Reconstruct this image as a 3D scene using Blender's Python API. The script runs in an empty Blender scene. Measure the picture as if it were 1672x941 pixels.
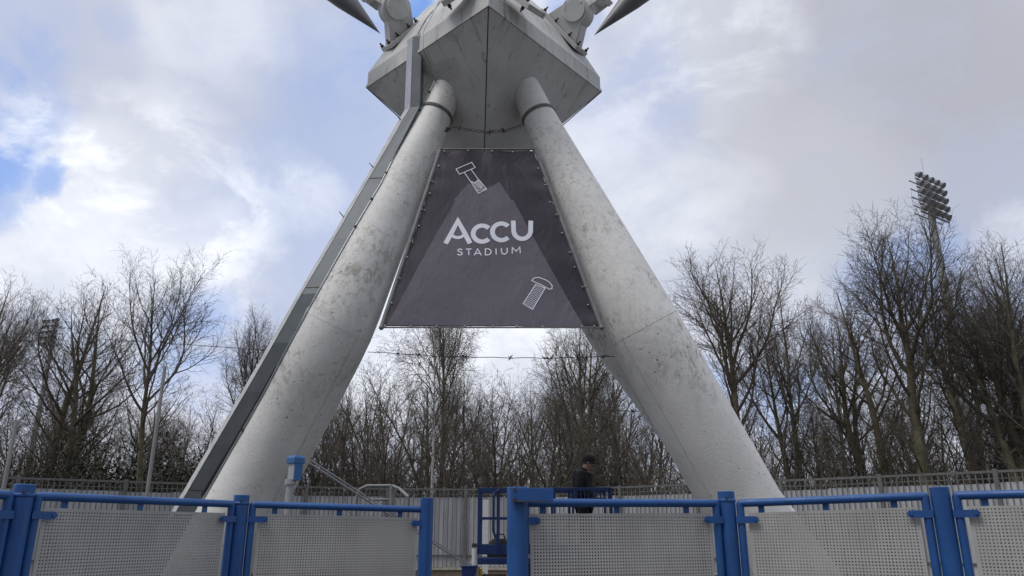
import bpy, bmesh, math, random
import numpy as np
from mathutils import Vector, Matrix

R = math.radians
scene = bpy.context.scene
COL = scene.collection
# ------------------------------------------------------------------ camera
F, CX, CY = 1250.0, 836.0, 470.5
PITCH = math.atan(400.0 / F)
CT, ST = math.cos(PITCH), math.sin(PITCH)
CAMZ = 1.36
cam_d = bpy.data.cameras.new('camera')
cam = bpy.data.objects.new('camera', cam_d)
COL.objects.link(cam)
cam_d.sensor_width = 36.0
cam_d.lens = F / 1672.0 * 36.0
cam_d.clip_start = 0.05
cam_d.clip_end = 3000
cam.location = (0, 0, CAMZ)
cam.rotation_euler = (R(90) + PITCH, 0, 0)
scene.camera = cam


def ray(px, py):
    u = (px - CX) / F
    v = (CY - py) / F
    return Vector((u, CT - ST * v, ST + CT * v))


def P(px, py, Y):                       # measured point of the photo at ground distance Y
    d = ray(px, py)
    return Vector((0, 0, CAMZ)) + d * (Y / d.y)


def PD(px, py, D):                      # ... at distance D along the view axis
    return Vector((0, 0, CAMZ)) + ray(px, py) * D


def PZ(px, py, z):                      # ... at height z
    d = ray(px, py)
    return Vector((0, 0, CAMZ)) + d * ((z - CAMZ) / d.z)


# ------------------------------------------------------------------ node helpers
def new_mat(name):
    m = bpy.data.materials.new(name)
    m.use_nodes = True
    nt = m.node_tree
    for n in list(nt.nodes):
        nt.nodes.remove(n)
    return m, nt


class NT:
    def __init__(s, nt):
        s.nt = nt

    def n(s, t, **kw):
        nd = s.nt.nodes.new(t)
        for k, v in kw.items():
            setattr(nd, k, v)
        return nd

    def link(s, a, b):
        s.nt.links.new(a, b)

    def put(s, sock, v):
        if isinstance(v, bpy.types.NodeSocket):
            s.nt.links.new(v, sock)
        elif v is not None:
            if isinstance(v, (tuple, list)) and sock.type == 'RGBA' and len(v) == 3:
                v = (*v, 1)
            sock.default_value = v

    def math(s, op, a, b=None, c=None, clamp=False):
        nd = s.n('ShaderNodeMath', operation=op, use_clamp=clamp)
        s.put(nd.inputs[0], a)
        if b is not None: s.put(nd.inputs[1], b)
        if c is not None: s.put(nd.inputs[2], c)
        return nd.outputs[0]

    def vmath(s, op, a, b=None):
        nd = s.n('ShaderNodeVectorMath', operation=op)
        s.put(nd.inputs[0], a)
        if b is not None: s.put(nd.inputs[1], b)
        return nd.outputs['Value'] if op in ('DOT_PRODUCT', 'LENGTH', 'DISTANCE') else nd.outputs[0]

    def mix(s, f, a, b):
        nd = s.n('ShaderNodeMix', data_type='RGBA')
        s.put(nd.inputs[0], f)
        s.put(nd.inputs[6], a)
        s.put(nd.inputs[7], b)
        return nd.outputs[2]

    def step(s, v, lo, hi, a=0.0, b=1.0):
        nd = s.n('ShaderNodeMapRange', interpolation_type='SMOOTHSTEP')
        s.put(nd.inputs[0], v)
        nd.inputs[1].default_value = lo
        nd.inputs[2].default_value = hi
        nd.inputs[3].default_value = a
        nd.inputs[4].default_value = b
        return nd.outputs[0]

    def noise(s, vec, scale, detail=4, rough=.55, dist=0.0):
        nd = s.n('ShaderNodeTexNoise')
        s.put(nd.inputs['Vector'], vec)
        nd.inputs['Scale'].default_value = scale
        nd.inputs['Detail'].default_value = detail
        nd.inputs['Roughness'].default_value = rough
        nd.inputs['Distortion'].default_value = dist
        return nd.outputs[0]

    def voro(s, vec, scale, feature='F1', rnd=1.0):
        nd = s.n('ShaderNodeTexVoronoi', feature=feature)
        s.put(nd.inputs['Vector'], vec)
        nd.inputs['Scale'].default_value = scale
        nd.inputs['Randomness'].default_value = rnd
        return nd

    def mapping(s, vec, scale=(1, 1, 1), rot=(0, 0, 0), loc=(0, 0, 0)):
        nd = s.n('ShaderNodeMapping')
        s.put(nd.inputs[0], vec)
        nd.inputs['Scale'].default_value = scale
        nd.inputs['Rotation'].default_value = rot
        nd.inputs['Location'].default_value = loc
        return nd.outputs[0]

    def obj(s):
        return s.n('ShaderNodeTexCoord').outputs['Object']

    def sep(s, v):
        nd = s.n('ShaderNodeSeparateXYZ')
        s.put(nd.inputs[0], v)
        return nd.outputs

    def bump(s, h, strength=.3, dist=.01):
        nd = s.n('ShaderNodeBump')
        s.put(nd.inputs['Height'], h)
        nd.inputs['Strength'].default_value = strength
        nd.inputs['Distance'].default_value = dist
        return nd.outputs[0]

    def bsdf(s, col, rough=.6, metal=0.0, normal=None, spec=None):
        nd = s.n('ShaderNodeBsdfPrincipled')
        s.put(nd.inputs['Base Color'], col)
        s.put(nd.inputs['Roughness'], rough)
        nd.inputs['Metallic'].default_value = metal
        if spec is not None: nd.inputs['Specular IOR Level'].default_value = spec
        if normal is not None: s.link(normal, nd.inputs['Normal'])
        return nd.outputs[0]

    def out(s, sh):
        o = s.n('ShaderNodeOutputMaterial')
        s.link(sh, o.inputs[0])


def simple_mat(name, col, rough=.6, metal=0.0, var=.15, scale=6.0, bump=0.0, spec=None, dirt=None, dirt_amt=.4):
    m, nt = new_mat(name)
    g = NT(nt)
    o = g.obj()
    f = g.noise(o, scale, 5, .6)
    c1 = tuple(max(0, c * (1 - var)) for c in col)
    c2 = tuple(min(1, c * (1 + var)) for c in col)
    c = g.mix(g.step(f, .3, .7), c1, c2)
    if dirt:
        d = g.step(g.noise(o, scale * 2.7, 6, .65), .55, .72, 0, dirt_amt)
        c = g.mix(d, c, dirt)
    nrm = g.bump(g.noise(o, scale * 9, 3), bump, .01) if bump else None
    g.out(g.bsdf(c, g.math('ADD', rough - .06, g.math('MULTIPLY', f, .12)), metal, nrm, spec))
    return m


# --- painted concrete-like steel of the tower
def tower_mat(name, hub=False):
    m, nt = new_mat(name)
    g = NT(nt)
    o = g.obj()
    z = g.sep(o)[2]
    x = g.sep(o)[0]
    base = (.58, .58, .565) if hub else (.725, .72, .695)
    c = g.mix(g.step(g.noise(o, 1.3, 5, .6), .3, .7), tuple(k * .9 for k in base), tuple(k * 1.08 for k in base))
    if not hub:
        big = g.step(g.noise(o, .8, 3, .5), .40, .62)
        hi = g.step(z, 3.2, 5.0, .45, 1.0)
        mott = g.math('MULTIPLY', g.step(g.noise(o, 11, 6, .7, .6), .48, .66, 0, .42), g.math('MULTIPLY', hi, g.math('ADD', .35, big)))
        c = g.mix(mott, c, (.34, .335, .29))
        run = g.step(g.noise(g.mapping(o, (5, 5, .35)), 1.0, 5, .6), .58, .74, 0, .2)
        c = g.mix(run, c, (.27, .26, .22))
        patch = g.step(g.noise(o, .55, 2, .4), .60, .63, 0, .35)
        c = g.mix(patch, c, (.74, .735, .715))
        v1 = g.voro(o, 9.5)
        pit = g.math('MULTIPLY', g.step(v1.outputs['Distance'], .08, .14, 1, 0),
                     g.step(g.sep(v1.outputs['Color'])[0], .25, .3))
        v2 = g.voro(g.mapping(o, (1, 1, .6)), 21.0)
        pit2 = g.math('MULTIPLY', g.step(v2.outputs['Distance'], .12, .22, 1, 0),
                      g.step(g.sep(v2.outputs['Color'])[1], .45, .5))
        few = g.math('ADD', .25, g.math('MULTIPLY', big, .75))
        c = g.mix(g.math('MULTIPLY', g.math('MULTIPLY', pit2, few), .6), c, (.20, .19, .17))
        c = g.mix(g.math('MULTIPLY', g.math('MULTIPLY', pit, few), .9), c, (.07, .065, .055))
        # moss / algae, growing on the stretch of leg above the joint, mostly the weather side
        zone = g.math('MULTIPLY', g.step(z, 2.6, 4.2), g.step(z, 5.6, 8.0, 1, 0))
        n1 = g.step(g.noise(o, 1.1, 4, .6), .42, .60)
        n2 = g.step(g.noise(g.mapping(o, (1, 1, .55)), 13, 7, .72, .8), .47, .62)
        side = g.step(g.math('ABSOLUTE', x), .9, 2.6, .35, 1.0)
        ms = g.math('MULTIPLY', g.math('MULTIPLY', zone, n1), g.math('MULTIPLY', n2, side))
        c = g.mix(g.math('MULTIPLY', ms, .8), c, (.125, .118, .065))
        low = g.math('MULTIPLY', g.step(z, 1.5, 2.4, 1, 0), g.step(g.noise(g.mapping(o, (2, 2, 9)), 5, 5, .7), .6, .7))
        c = g.mix(g.math('MULTIPLY', low, .6), c, (.14, .13, .07))
        h = g.math('SUBTRACT', g.math('ADD', g.noise(o, 42, 3, .5), g.math('MULTIPLY', g.noise(o, 9, 4, .6), .7)),
                   g.math('MULTIPLY', pit, 1.5))
        nrm = g.bump(h, .32, .012)
    else:
        # run-off streaks follow the line of fall of each sloping face
        e1 = (Fp - Lp).normalized(); e2 = (Fp - Rp).normalized()
        a_ = g.vmath('DOT_PRODUCT', o, (e1.x, e1.y, 0)); b_ = g.vmath('DOT_PRODUCT', o, (e2.x, e2.y, 0))
        sel = g.math('GREATER_THAN', g.math('ABSOLUTE', a_), g.math('ABSOLUTE', b_))
        tcoord = g.math('ADD', g.math('MULTIPLY', sel, b_), g.math('MULTIPLY', g.math('SUBTRACT', 1.0, sel), g.math('ADD', a_, 7.3)))
        cbx = g.n('ShaderNodeCombineXYZ')
        g.link(g.math('MULTIPLY', tcoord, 9.0), cbx.inputs[0]); g.link(g.math('MULTIPLY', z, .7), cbx.inputs[1])
        fade = g.step(z, 7.6, 8.9, .15, 1.0)
        rs_ = g.math('MULTIPLY', g.step(g.noise(cbx.outputs[0], 1.0, 6, .7), .54, .70), fade)
        c = g.mix(g.math('MULTIPLY', rs_, .6), c, (.16, .15, .135))
        st = g.step(g.noise(g.mapping(o, (7, 7, .55)), 1.0, 6, .65), .60, .74)
        c = g.mix(g.math('MULTIPLY', st, .8), c, (.17, .155, .13))
        st2 = g.step(g.noise(g.mapping(o, (16, 16, .5)), 1.0, 4, .6), .64, .72)
        c = g.mix(g.math('MULTIPLY', st2, .6), c, (.10, .09, .075))
        cr = g.voro(g.mapping(o, (1, 1, 1.2)), 30.0, 'DISTANCE_TO_EDGE')
        zc = g.math('MULTIPLY', g.step(z, 8.1, 8.5), g.step(z, 8.92, 8.98, 1, 0))
        patch = g.math('MULTIPLY', g.math('MULTIPLY', g.step(cr.outputs['Distance'], .03, .07, 1, 0), zc),
                       g.math('MULTIPLY', g.step(g.noise(o, 1.6, 3), .46, .56), g.step(x, -.02, .06, 1, .15)))
        c = g.mix(g.math('MULTIPLY', patch, .6), c, (.09, .088, .08))
        sp = g.voro(o, 9.0)
        pit = g.math('MULTIPLY', g.step(sp.outputs['Distance'], .05, .09, 1, 0), g.step(g.sep(sp.outputs['Color'])[0], .7, .74))
        c = g.mix(g.math('MULTIPLY', pit, .7), c, (.08, .075, .065))
        nrm = g.bump(g.math('ADD', g.noise(o, 30, 3), g.noise(o, 2.5, 3)), .15, .01)
    g.out(g.bsdf(c, .55, 0, nrm, .4))
    return m


M = {}
M['collar'] = simple_mat('collar_steel', (.16, .16, .155), .6, .2, .2, 20, .2)
M['seam'] = simple_mat('seam_dark', (.035, .034, .032), .8, 0, .2, 20)
M['weld'] = simple_mat('weld_bead', (.50, .50, .485), .6, 0, .12, 30, .3)
M['galv'] = simple_mat('galvanised_steel', (.42, .44, .46), .42, .55, .12, 9, .08)
M['duct'] = simple_mat('duct_steel', (.17, .19, .20), .5, .15, .10, 3, .05, dirt=(.13, .135, .135), dirt_amt=.5)
M['cone'] = simple_mat('dull_cone_steel', (.17, .175, .18), .5, .35, .12, 3, .05)
M['duct_lit_side'] = simple_mat('duct_lit_side_weathered', (.50, .50, .49), .5, .3, .18, 5, .08, dirt=(.25, .24, .2), dirt_amt=.5)  # pale tone carries the sky's reflection on the duct's outer face
M['cable'] = simple_mat('cable_black', (.03, .028, .026), .6, 0, .2, 20)
M['rust'] = simple_mat('rusty_bolt', (.075, .055, .042), .75, .2, .3, 30, .2)
def blue_mat():
    m, nt = new_mat('blue_gloss_paint')
    g = NT(nt)
    o = g.obj()
    c = g.mix(g.step(g.noise(o, 2.2, 5, .6), .3, .7), (.011, .064, .225), (.017, .092, .29))
    c = g.mix(g.step(g.noise(g.mapping(o, (9, 9, 1.5)), 1.0, 6, .7), .56, .74, 0, .45), c, (.022, .045, .10))
    chip = g.step(g.noise(o, 26, 5, .7, .4), .69, .72)
    c = g.mix(g.math('MULTIPLY', chip, .8), c, (.09, .05, .032))
    g.out(g.bsdf(c, g.step(g.noise(o, 6, 4), .3, .7, .34, .55), 0, g.bump(g.noise(o, 40, 4), .10, .01)))
    return m


M['blue'] = blue_mat()
M['frame'] = simple_mat('dull_frame_tube', (.20, .20, .20), .55, .2, .15, 6)
M['liftblue'] = simple_mat('machine_blue_paint', (.008, .036, .15), .42, 0, .15, 7, .05, dirt=(.02, .03, .06), dirt_amt=.6)
M['lightblue'] = simple_mat('box_blue_plastic', (.03, .125, .32), .45, 0, .1, 9)
M['bars'] = simple_mat('dull_fence_steel', (.15, .15, .145), .6, .3, .2, 9, .1)
M['white'] = simple_mat('white_plastic', (.55, .56, .57), .5, 0, .06, 8)
M['mast'] = simple_mat('mast_steel', (.38, .39, .40), .5, .4, .12, 4)
M['lamp'] = simple_mat('lamp_dark', (.17, .17, .175), .5, .2, .2, 6)
M['lampglass'] = simple_mat('lamp_glass', (.25, .27, .28), .15, .2, .2, 6)
M['black'] = simple_mat('black_rubber', (.02, .02, .021), .7, 0, .3, 14, .2)
M['yellow'] = simple_mat('yellow_paint', (.62, .42, .02), .45, 0, .1, 9)
M['tan'] = simple_mat('tan_strap', (.33, .28, .2), .8, 0, .15, 9)
M['jacket'] = simple_mat('black_jacket_cloth', (.011, .012, .015), .8, 0, .35, 9, .4)
M['cap'] = simple_mat('black_cap_cloth', (.012, .012, .014), .85, 0, .3, 20, .4)
M['trouser'] = simple_mat('dark_trouser_cloth', (.018, .019, .025), .85, 0, .3, 9, .3)
M['skin'] = simple_mat('skin', (.42, .24, .18), .5, 0, .1, 12)
M['hair'] = simple_mat('grey_hair', (.10, .09, .085), .8, 0, .3, 30)
M['birch'] = simple_mat('birch_bark', (.46, .44, .41), .8, 0, .25, 7, .3, dirt=(.06, .05, .045), dirt_amt=.85)
M['palewood'] = simple_mat('pale_pole', (.24, .24, .24), .6, .2, .1, 4)
M['bark'] = simple_mat('mossy_bark', (.135, .122, .075), .9, 0, .35, 3, .5, dirt=(.03, .03, .02))
M['bark2'] = simple_mat('dark_bark', (.078, .068, .052), .9, 0, .35, 3, .5)
M['twig'] = simple_mat('bare_twigs', (.112, .094, .070), .9, 0, .25, 1.2)
M['twig2'] = simple_mat('grey_twigs', (.122, .105, .085), .9, 0, .25, 1.2)
M['redtwig'] = simple_mat('red_brown_twigs', (.10, .055, .042), .9, 0, .3, 3)
M['leaf'] = simple_mat('dark_ivy_leaves', (.030, .030, .017), .7, 0, .4, 2.5, dirt=(.06, .042, .018), dirt_amt=.7)


def sheet_mat():
    m, nt = new_mat('weathered_metal_sheet')
    g = NT(nt)
    o = g.obj()
    n = g.noise(g.mapping(o, (3.2, 3.2, .35)), 1.0, 5, .6)
    c = g.mix(g.step(n, .3, .7), (.40, .41, .425), (.60, .61, .63))
    rv = g.n('ShaderNodeObjectInfo').outputs['Random']
    c = g.mix(g.math('MULTIPLY', rv, .32), c, (.30, .31, .33))
    d = g.step(g.noise(g.mapping(o, (6, 6, 1.2)), 1.0, 6, .7), .52, .70, 0, .6)
    c = g.mix(d, c, (.30, .29, .27))
    g.out(g.bsdf(c, .55, .15, g.bump(g.noise(o, 5, 4), .15, .02)))
    return m


M['sheet'] = sheet_mat()


def perf_mat():                          # perforated plate: square holes on a 22.5 mm grid in the plate's own x/z
    m, nt = new_mat('perforated_grey_plate')
    g = NT(nt)
    tc = g.obj()
    s = g.sep(tc)
    pitch = .0225

    def hole(v):
        f = g.math('FRACT', g.math('DIVIDE', v, pitch))
        return g.math('LESS_THAN', g.math('ABSOLUTE', g.math('SUBTRACT', f, .5)), .235)
    uv = g.n('ShaderNodeAttribute', attribute_name='edge').outputs['Fac']   # 1 on the solid rim
    h = g.math('MULTIPLY', hole(s[0]), hole(s[2]))
    h = g.math('MULTIPLY', h, g.math('SUBTRACT', 1.0, uv))
    n = g.noise(tc, 2.2, 5, .6)
    c = g.mix(g.step(n, .3, .7), (.36, .355, .34), (.45, .445, .43))
    d = g.step(g.noise(g.mapping(tc, (3, 3, .6)), 2.0, 6, .7), .55, .75, 0, .4)
    c = g.mix(d, c, (.26, .255, .24))
    b = g.bsdf(c, .55, 0.0, None, .35)
    t = g.n('ShaderNodeBsdfTransparent').outputs[0]
    wall = g.bsdf((.03, .03, .03), .9, 0)          # shade on the holes' inner walls, put in as near-black colour
    hm = g.n('ShaderNodeMixShader')
    hm.inputs[0].default_value = .60
    g.link(wall, hm.inputs[1]); g.link(t, hm.inputs[2])
    mx = g.n('ShaderNodeMixShader')
    g.link(h, mx.inputs[0]); g.link(b, mx.inputs[1]); g.link(hm.outputs[0], mx.inputs[2])
    g.out(mx.outputs[0])
    return m


M['perf'] = perf_mat()


def banner_mat(name, col, trans):
    m, nt = new_mat(name)
    g = NT(nt)
    o = g.obj()
    n = g.noise(o, 1.4, 4, .6)
    c = g.mix(g.step(n, .3, .7), tuple(k * .92 for k in col), tuple(k * 1.08 for k in col))
    weave = g.bump(g.math('ADD', g.noise(g.mapping(o, (1.2, 1, .5)), 2.2, 4, .6, .8), g.math('MULTIPLY', g.noise(o, 9, 3), .12)), .55, .05)
    c = g.mix(g.step(g.noise(g.mapping(o, (4, 4, .4)), 1.0, 5, .65), .56, .74, 0, .22), c, (.20, .19, .19))
    b = g.bsdf(c, .55, 0, weave, .3)
    t = g.n('ShaderNodeBsdfTransparent').outputs[0]
    mx = g.n('ShaderNodeMixShader')
    mx.inputs[0].default_value = trans
    g.link(b, mx.inputs[1]); g.link(t, mx.inputs[2])
    g.out(mx.outputs[0])
    return m


M['banner'] = banner_mat('charcoal_banner_cloth', (.040, .034, .048), .012)
M['mount'] = banner_mat('grey_print', (.150, .138, .170), .14)
M['print'] = simple_mat('pale_print', (.78, .80, .88), .5, 0, .04, 3)
M['eyelet'] = simple_mat('eyelet_brass', (.62, .60, .52), .35, .6, .1, 20)


def ground_mat():
    m, nt = new_mat('worn_tarmac')
    g = NT(nt)
    o = g.obj()
    c = g.mix(g.step(g.noise(o, .35, 6, .6), .3, .7), (.05, .048, .044), (.085, .08, .072))
    c = g.mix(g.step(g.noise(o, 60, 3, .6), .5, .75, 0, .5), c, (.14, .135, .125))
    g.out(g.bsdf(c, .85, 0, g.bump(g.noise(o, 90, 3), .4, .01)))
    return m


def brick_mat():
    m, nt = new_mat('low_brick_facing')
    g = NT(nt)
    o = g.obj()
    s = g.sep(o)
    cb = g.n('ShaderNodeCombineXYZ')
    g.link(g.math('ADD', s[0], s[1]), cb.inputs[0]); g.link(s[2], cb.inputs[1])
    b = g.n('ShaderNodeTexBrick')
    g.link(cb.outputs[0], b.inputs['Vector'])
    b.inputs['Scale'].default_value = 1.0
    b.inputs['Brick Width'].default_value = .23
    b.inputs['Row Height'].default_value = .075
    b.inputs['Mortar Size'].default_value = .008
    b.inputs['Color1'].default_value = (.16, .115, .08, 1)
    b.inputs['Color2'].default_value = (.21, .16, .11, 1)
    b.inputs['Mortar'].default_value = (.12, .11, .09, 1)
    g.out(g.bsdf(b.outputs[0], .85, 0, g.bump(g.noise(o, 30, 4), .3, .01)))
    return m


M['ground'] = ground_mat()
M['brick'] = brick_mat()
M['coping'] = simple_mat('pale_coping_stone', (.40, .37, .31), .8, 0, .2, 4, .2)
M['grass'] = simple_mat('rough_grass', (.045, .055, .022), .95, 0, .4, 1.5, .6)


# ------------------------------------------------------------------ mesh builder
class MB:
    def __init__(s):
        s.v = []
        s.f = []

    def box(s, c, size, rot=None):
        i = len(s.v)
        hx, hy, hz = (k / 2 for k in size)
        for dz in (-hz, hz):
            for dx, dy in ((-hx, -hy), (hx, -hy), (hx, hy), (-hx, hy)):
                p = Vector((dx, dy, dz))
                if rot is not None: p = rot @ p
                s.v.append(Vector(c) + p)
        s.f += [[i, i + 3, i + 2, i + 1], [i + 4, i + 5, i + 6, i + 7]]
        for k in range(4):
            j = (k + 1) % 4
            s.f.append([i + k, i + j, i + 4 + j, i + 4 + k])
        return s

    def bar(s, a, b, w, t, up=Vector((0, 0, 1))):      # rectangular bar from a to b, w across, t along up
        a = Vector(a); b = Vector(b)
        d = (b - a)
        L = d.length
        d.normalize()
        side = d.cross(up)
        if side.length < 1e-4: side = d.cross(Vector((0, 1, 0)))
        side.normalize()
        n = side.cross(d)
        rot = Matrix((side, d, n)).transposed()
        return s.box((a + b) / 2, (w, L, t), rot)

    def tube(s, pts, rad, sides=12, cap=True, ref=None):
        pts = [Vector(p) for p in pts]
        n = len(pts)
        if not hasattr(rad, '__len__'): rad = [rad] * n
        base = len(s.v)
        prev = None
        for k in range(n):
            if k == 0: d = pts[1] - pts[0]
            elif k == n - 1: d = pts[-1] - pts[-2]
            else: d = (pts[k + 1] - pts[k]).normalized() + (pts[k] - pts[k - 1]).normalized()
            d.normalize()
            if prev is None:
                u = d.cross(ref if ref is not None else Vector((0.13, 1, .21)))
                if u.length < .05: u = d.cross(Vector((1, 0, 0)))
            else:
                u = prev - d * prev.dot(d)
            u.normalize()
            prev = u
            w = d.cross(u)
            for q in range(sides):
                a = 2 * math.pi * q / sides
                s.v.append(pts[k] + (u * math.cos(a) + w * math.sin(a)) * rad[k])
        for k in range(n - 1):
            for q in range(sides):
                q2 = (q + 1) % sides
                a = base + k * sides
                s.f.append([a + q, a + q2, a + sides + q2, a + sides + q])
        if cap:
            s.f.append([base + q for q in reversed(range(sides))])
            s.f.append([base + (n - 1) * sides + q for q in range(sides)])
        return s

    def prism(s, poly, o, u, w, n, t):                  # 2-D outline in (u, w), thickness t along n, centred
        i = len(s.v)
        k = len(poly)
        for sg in (-.5, .5):
            for a, b in poly:
                s.v.append(o + u * a + w * b + n * (t * sg))
        s.f.append([i + q for q in reversed(range(k))])
        s.f.append([i + k + q for q in range(k)])
        for q in range(k):
            q2 = (q + 1) % k
            s.f.append([i + q, i + q2, i + k + q2, i + k + q])
        return s

    def loft(s, rings):                                 # closed rings of equal count
        base = len(s.v)
        k = len(rings[0])
        for r in rings:
            s.v += [Vector(p) for p in r]
        for a in range(len(rings) - 1):
            for q in range(k):
                q2 = (q + 1) % k
                b = base + a * k
                s.f.append([b + q, b + q2, b + k + q2, b + k + q])
        s.f.append([base + q for q in reversed(range(k))])
        s.f.append([base + (len(rings) - 1) * k + q for q in range(k)])
        return s

    def ball(s, c, r, sx=1, sy=1, sz=1, n=10, m=7):
        rings = []
        for j in range(1, m):
            a = math.pi * j / m - math.pi / 2
            rings.append([Vector(c) + Vector((r * sx * math.cos(a) * math.cos(2 * math.pi * q / n),
                                              r * sy * math.cos(a) * math.sin(2 * math.pi * q / n),
                                              r * sz * math.sin(a))) for q in range(n)])
        return s.loft(rings)

    def build(s, name, mat, parent=None, smooth=35, bevel=0, fix=True):
        me = bpy.data.meshes.new(name)
        me.from_pydata([tuple(p) for p in s.v], [], s.f)
        if fix:
            bm = bmesh.new(); bm.from_mesh(me)
            bmesh.ops.recalc_face_normals(bm, faces=bm.faces)
            bm.to_mesh(me); bm.free()
        me.materials.append(mat)
        if smooth:
            me.shade_smooth()
            me.set_sharp_from_angle(angle=R(smooth))
        o = bpy.data.objects.new(name, me)
        COL.objects.link(o)
        if parent is not None:
            o.parent = parent
            o.matrix_parent_inverse = Matrix.Identity(4)
            # meshes are written in world coordinates; take the parent's place off
            off = Vector((0, 0, 0))
            p = parent
            while p is not None:
                off += p.location
                p = p.parent
            if off.length > 0:
                for v in me.vertices:
                    v.co -= off
        if bevel:
            b = o.modifiers.new('bevel', 'BEVEL')
            b.width = bevel; b.segments = 2; b.limit_method = 'ANGLE'
        return o


def tag(o, label=None, cat=None, group=None, kind=None):
    if label: o['label'] = label
    if cat: o['category'] = cat
    if group: o['group'] = group
    if kind: o['kind'] = kind
    return o


def empty(name, loc, label, cat, group=None):
    o = bpy.data.objects.new(name, None)
    o.location = loc
    o.empty_display_size = .3
    COL.objects.link(o)
    return tag(o, label, cat, group)


# ------------------------------------------------------------------ ground
g = MB()
N = 24
for j in range(N + 1):
    for i in range(N + 1):
        g.v.append(Vector((-900 + 1800 * i / N, -300 + 1800 * j / N, 0)))
for j in range(N):
    for i in range(N):
        a = j * (N + 1) + i
        g.f.append([a, a + 1, a + N + 2, a + N + 1])
tag(g.build('ground', M['ground'], smooth=0), kind='structure')

# ------------------------------------------------------------------ tower
H = 7.6
ZB = CAMZ + H                                            # lower edge of the hub's band
Fp = PZ(797.5, 11, ZB); Lp = PZ(599, 144, ZB); Rp = PZ(981, 151, ZB)
cen = (Lp + Rp) / 2
Bp = cen + (cen - Fp)
APEX = Vector((cen.x, cen.y, P(797, 308, cen.y).z))
BAND = .31
tower = empty('support_tower', (cen.x, cen.y, 0),
              'tall cream steel tripod tower with tapered tubular legs carrying a diamond-shaped hub', 'tower')

corners = [Fp, Rp, Bp, Lp]
M['leg'] = tower_mat('weathered_cream_paint')
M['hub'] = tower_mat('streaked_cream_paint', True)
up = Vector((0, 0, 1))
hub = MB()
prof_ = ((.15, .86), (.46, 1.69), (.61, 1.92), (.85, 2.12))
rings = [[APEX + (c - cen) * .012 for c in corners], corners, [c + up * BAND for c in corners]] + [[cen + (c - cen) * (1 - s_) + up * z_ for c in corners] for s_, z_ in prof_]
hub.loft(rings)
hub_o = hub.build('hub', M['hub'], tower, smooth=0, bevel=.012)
lip = MB()
for a in range(4):
    c0 = cen + (corners[a] - cen) * 1.006; c1 = cen + (corners[(a + 1) % 4] - cen) * 1.006
    lip.bar(c0 + up * .028, c1 + up * .028, .016, .05)
lip.build('edge_trim', M['hub'], hub_o, smooth=0)
sm = MB()
for c in (Fp, Lp, Rp):
    sm.tube([APEX + (c - cen) * .05, cen + (c - cen) * 1.0 + up * .0], .009, 6)
sm.build('ridge_joint', M['seam'], hub_o)
# folded seam lines over the upper slopes
sm = MB()
mid = cen + (Fp - cen) * .42 + (Lp - cen) * .58
sm.tube([mid * 1 + up * BAND, cen + (mid - cen) * .85 + up * .86, cen + (mid - cen) * .54 + up * 1.69], .012, 6)
sm.build('sealed_joint', M['seam'], hub_o)


def leg(cl, R0, name_label):
    """cl: list of (point, radius) from the ground upward"""
    m = MB()
    pts = []
    rad = []
    for (p0, r0), (p1, r1) in zip(cl[:-1], cl[1:]):
        n = max(2, int((p1 - p0).length / .5))
        for k in range(n):
            t = k / n
            pts.append(p0.lerp(p1, t)); rad.append(r0 + (r1 - r0) * t)
    pts.append(cl[-1][0]); rad.append(cl[-1][1])
    m.tube(pts, rad, 56)
    o = m.build('leg', M['leg'], tower, smooth=40)
    o['label'] = name_label
    return o


LEGR = .545


def leg_line(foot_px, joint_px, col_px, d1, d2, Yc, ex):
    pf = PD(*foot_px, d1); pj = PD(*joint_px, d2)
    dirn = (pj - pf).normalized()
    foot = pf - dirn * (pf.z + .1) / dirn.z
    pc = P(*col_px, Yc)
    dc = (pc - pj).normalized()
    top = pc + dc * ex
    return foot, pj, pc, top


rf, rj, rc, rt = leg_line((1206, 813), (1050, 536), (879, 190), 10.75, 11.1, 11.2, .9)
lf, lj, lc, lt = leg_line((404, 811), (550, 531), (712, 188), 10.75, 11.0, 11.2, .9)
legs = {}
for key, (a, b, c, d), lab in (('r', (rf, rj, rc, rt), 'straight leg on the right with moss stains on its outer edge'),
                               ('l', (lf, lj, lc, lt), 'leg on the left with a steel cable duct fixed along it')):
    f1 = .35 / (c - b).length; f2 = .35 / (b - a).length
    bs = b.lerp(b.lerp(c, f1).lerp(b.lerp(a, f2), .5), .5)          # the bend is eased over 0.7 m
    legs[key] = leg([(a, LEGR), (b.lerp(a, f2), LEGR), (bs, LEGR - .006), (b.lerp(c, f1), LEGR + (.268 - LEGR) * f1), (c, .268), (d, .25)], LEGR, lab)
    dn = (d - c).normalized()
    cm = MB()
    cm.tube([c - dn * .03, c + dn * .0, c + dn * .03], [.285, .296, .282], 48)
    cm.build('collar', M['collar'], legs[key])
    # raised weld lines: round the joint and along the tube
    w = MB()
    ax = (b - a).normalized()
    u = ax.cross(Vector((0, 1, 0))).normalized()
    v = ax.cross(u)
    w.tube([bs + (u * math.cos(t) + v * math.sin(t)) * (LEGR - .006) for t in np.linspace(0, 2 * math.pi, 60)], .0045, 5)
    tocam = Vector((0, 0, CAMZ)) - b
    tocam -= ax * tocam.dot(ax); tocam.normalize()
    inn = Vector((-1 if key == 'r' else 1, 0, 0)); inn -= ax * inn.dot(ax)
    inn -= tocam * inn.dot(tocam); inn.normalize()
    dr = tocam * .80 + inn * .60
    w.tube([a + (b - a) * t + dr * (LEGR + .001) for t in np.linspace(.05, .995, 30)], .006, 5)
    w.tube([b.lerp(c, t) + dr * (LEGR + (.268 - LEGR) * t + .001) for t in np.linspace(.005, .97, 20)], .0045, 5)
    w.build('weld_seam', M['weld'], legs[key])

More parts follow.
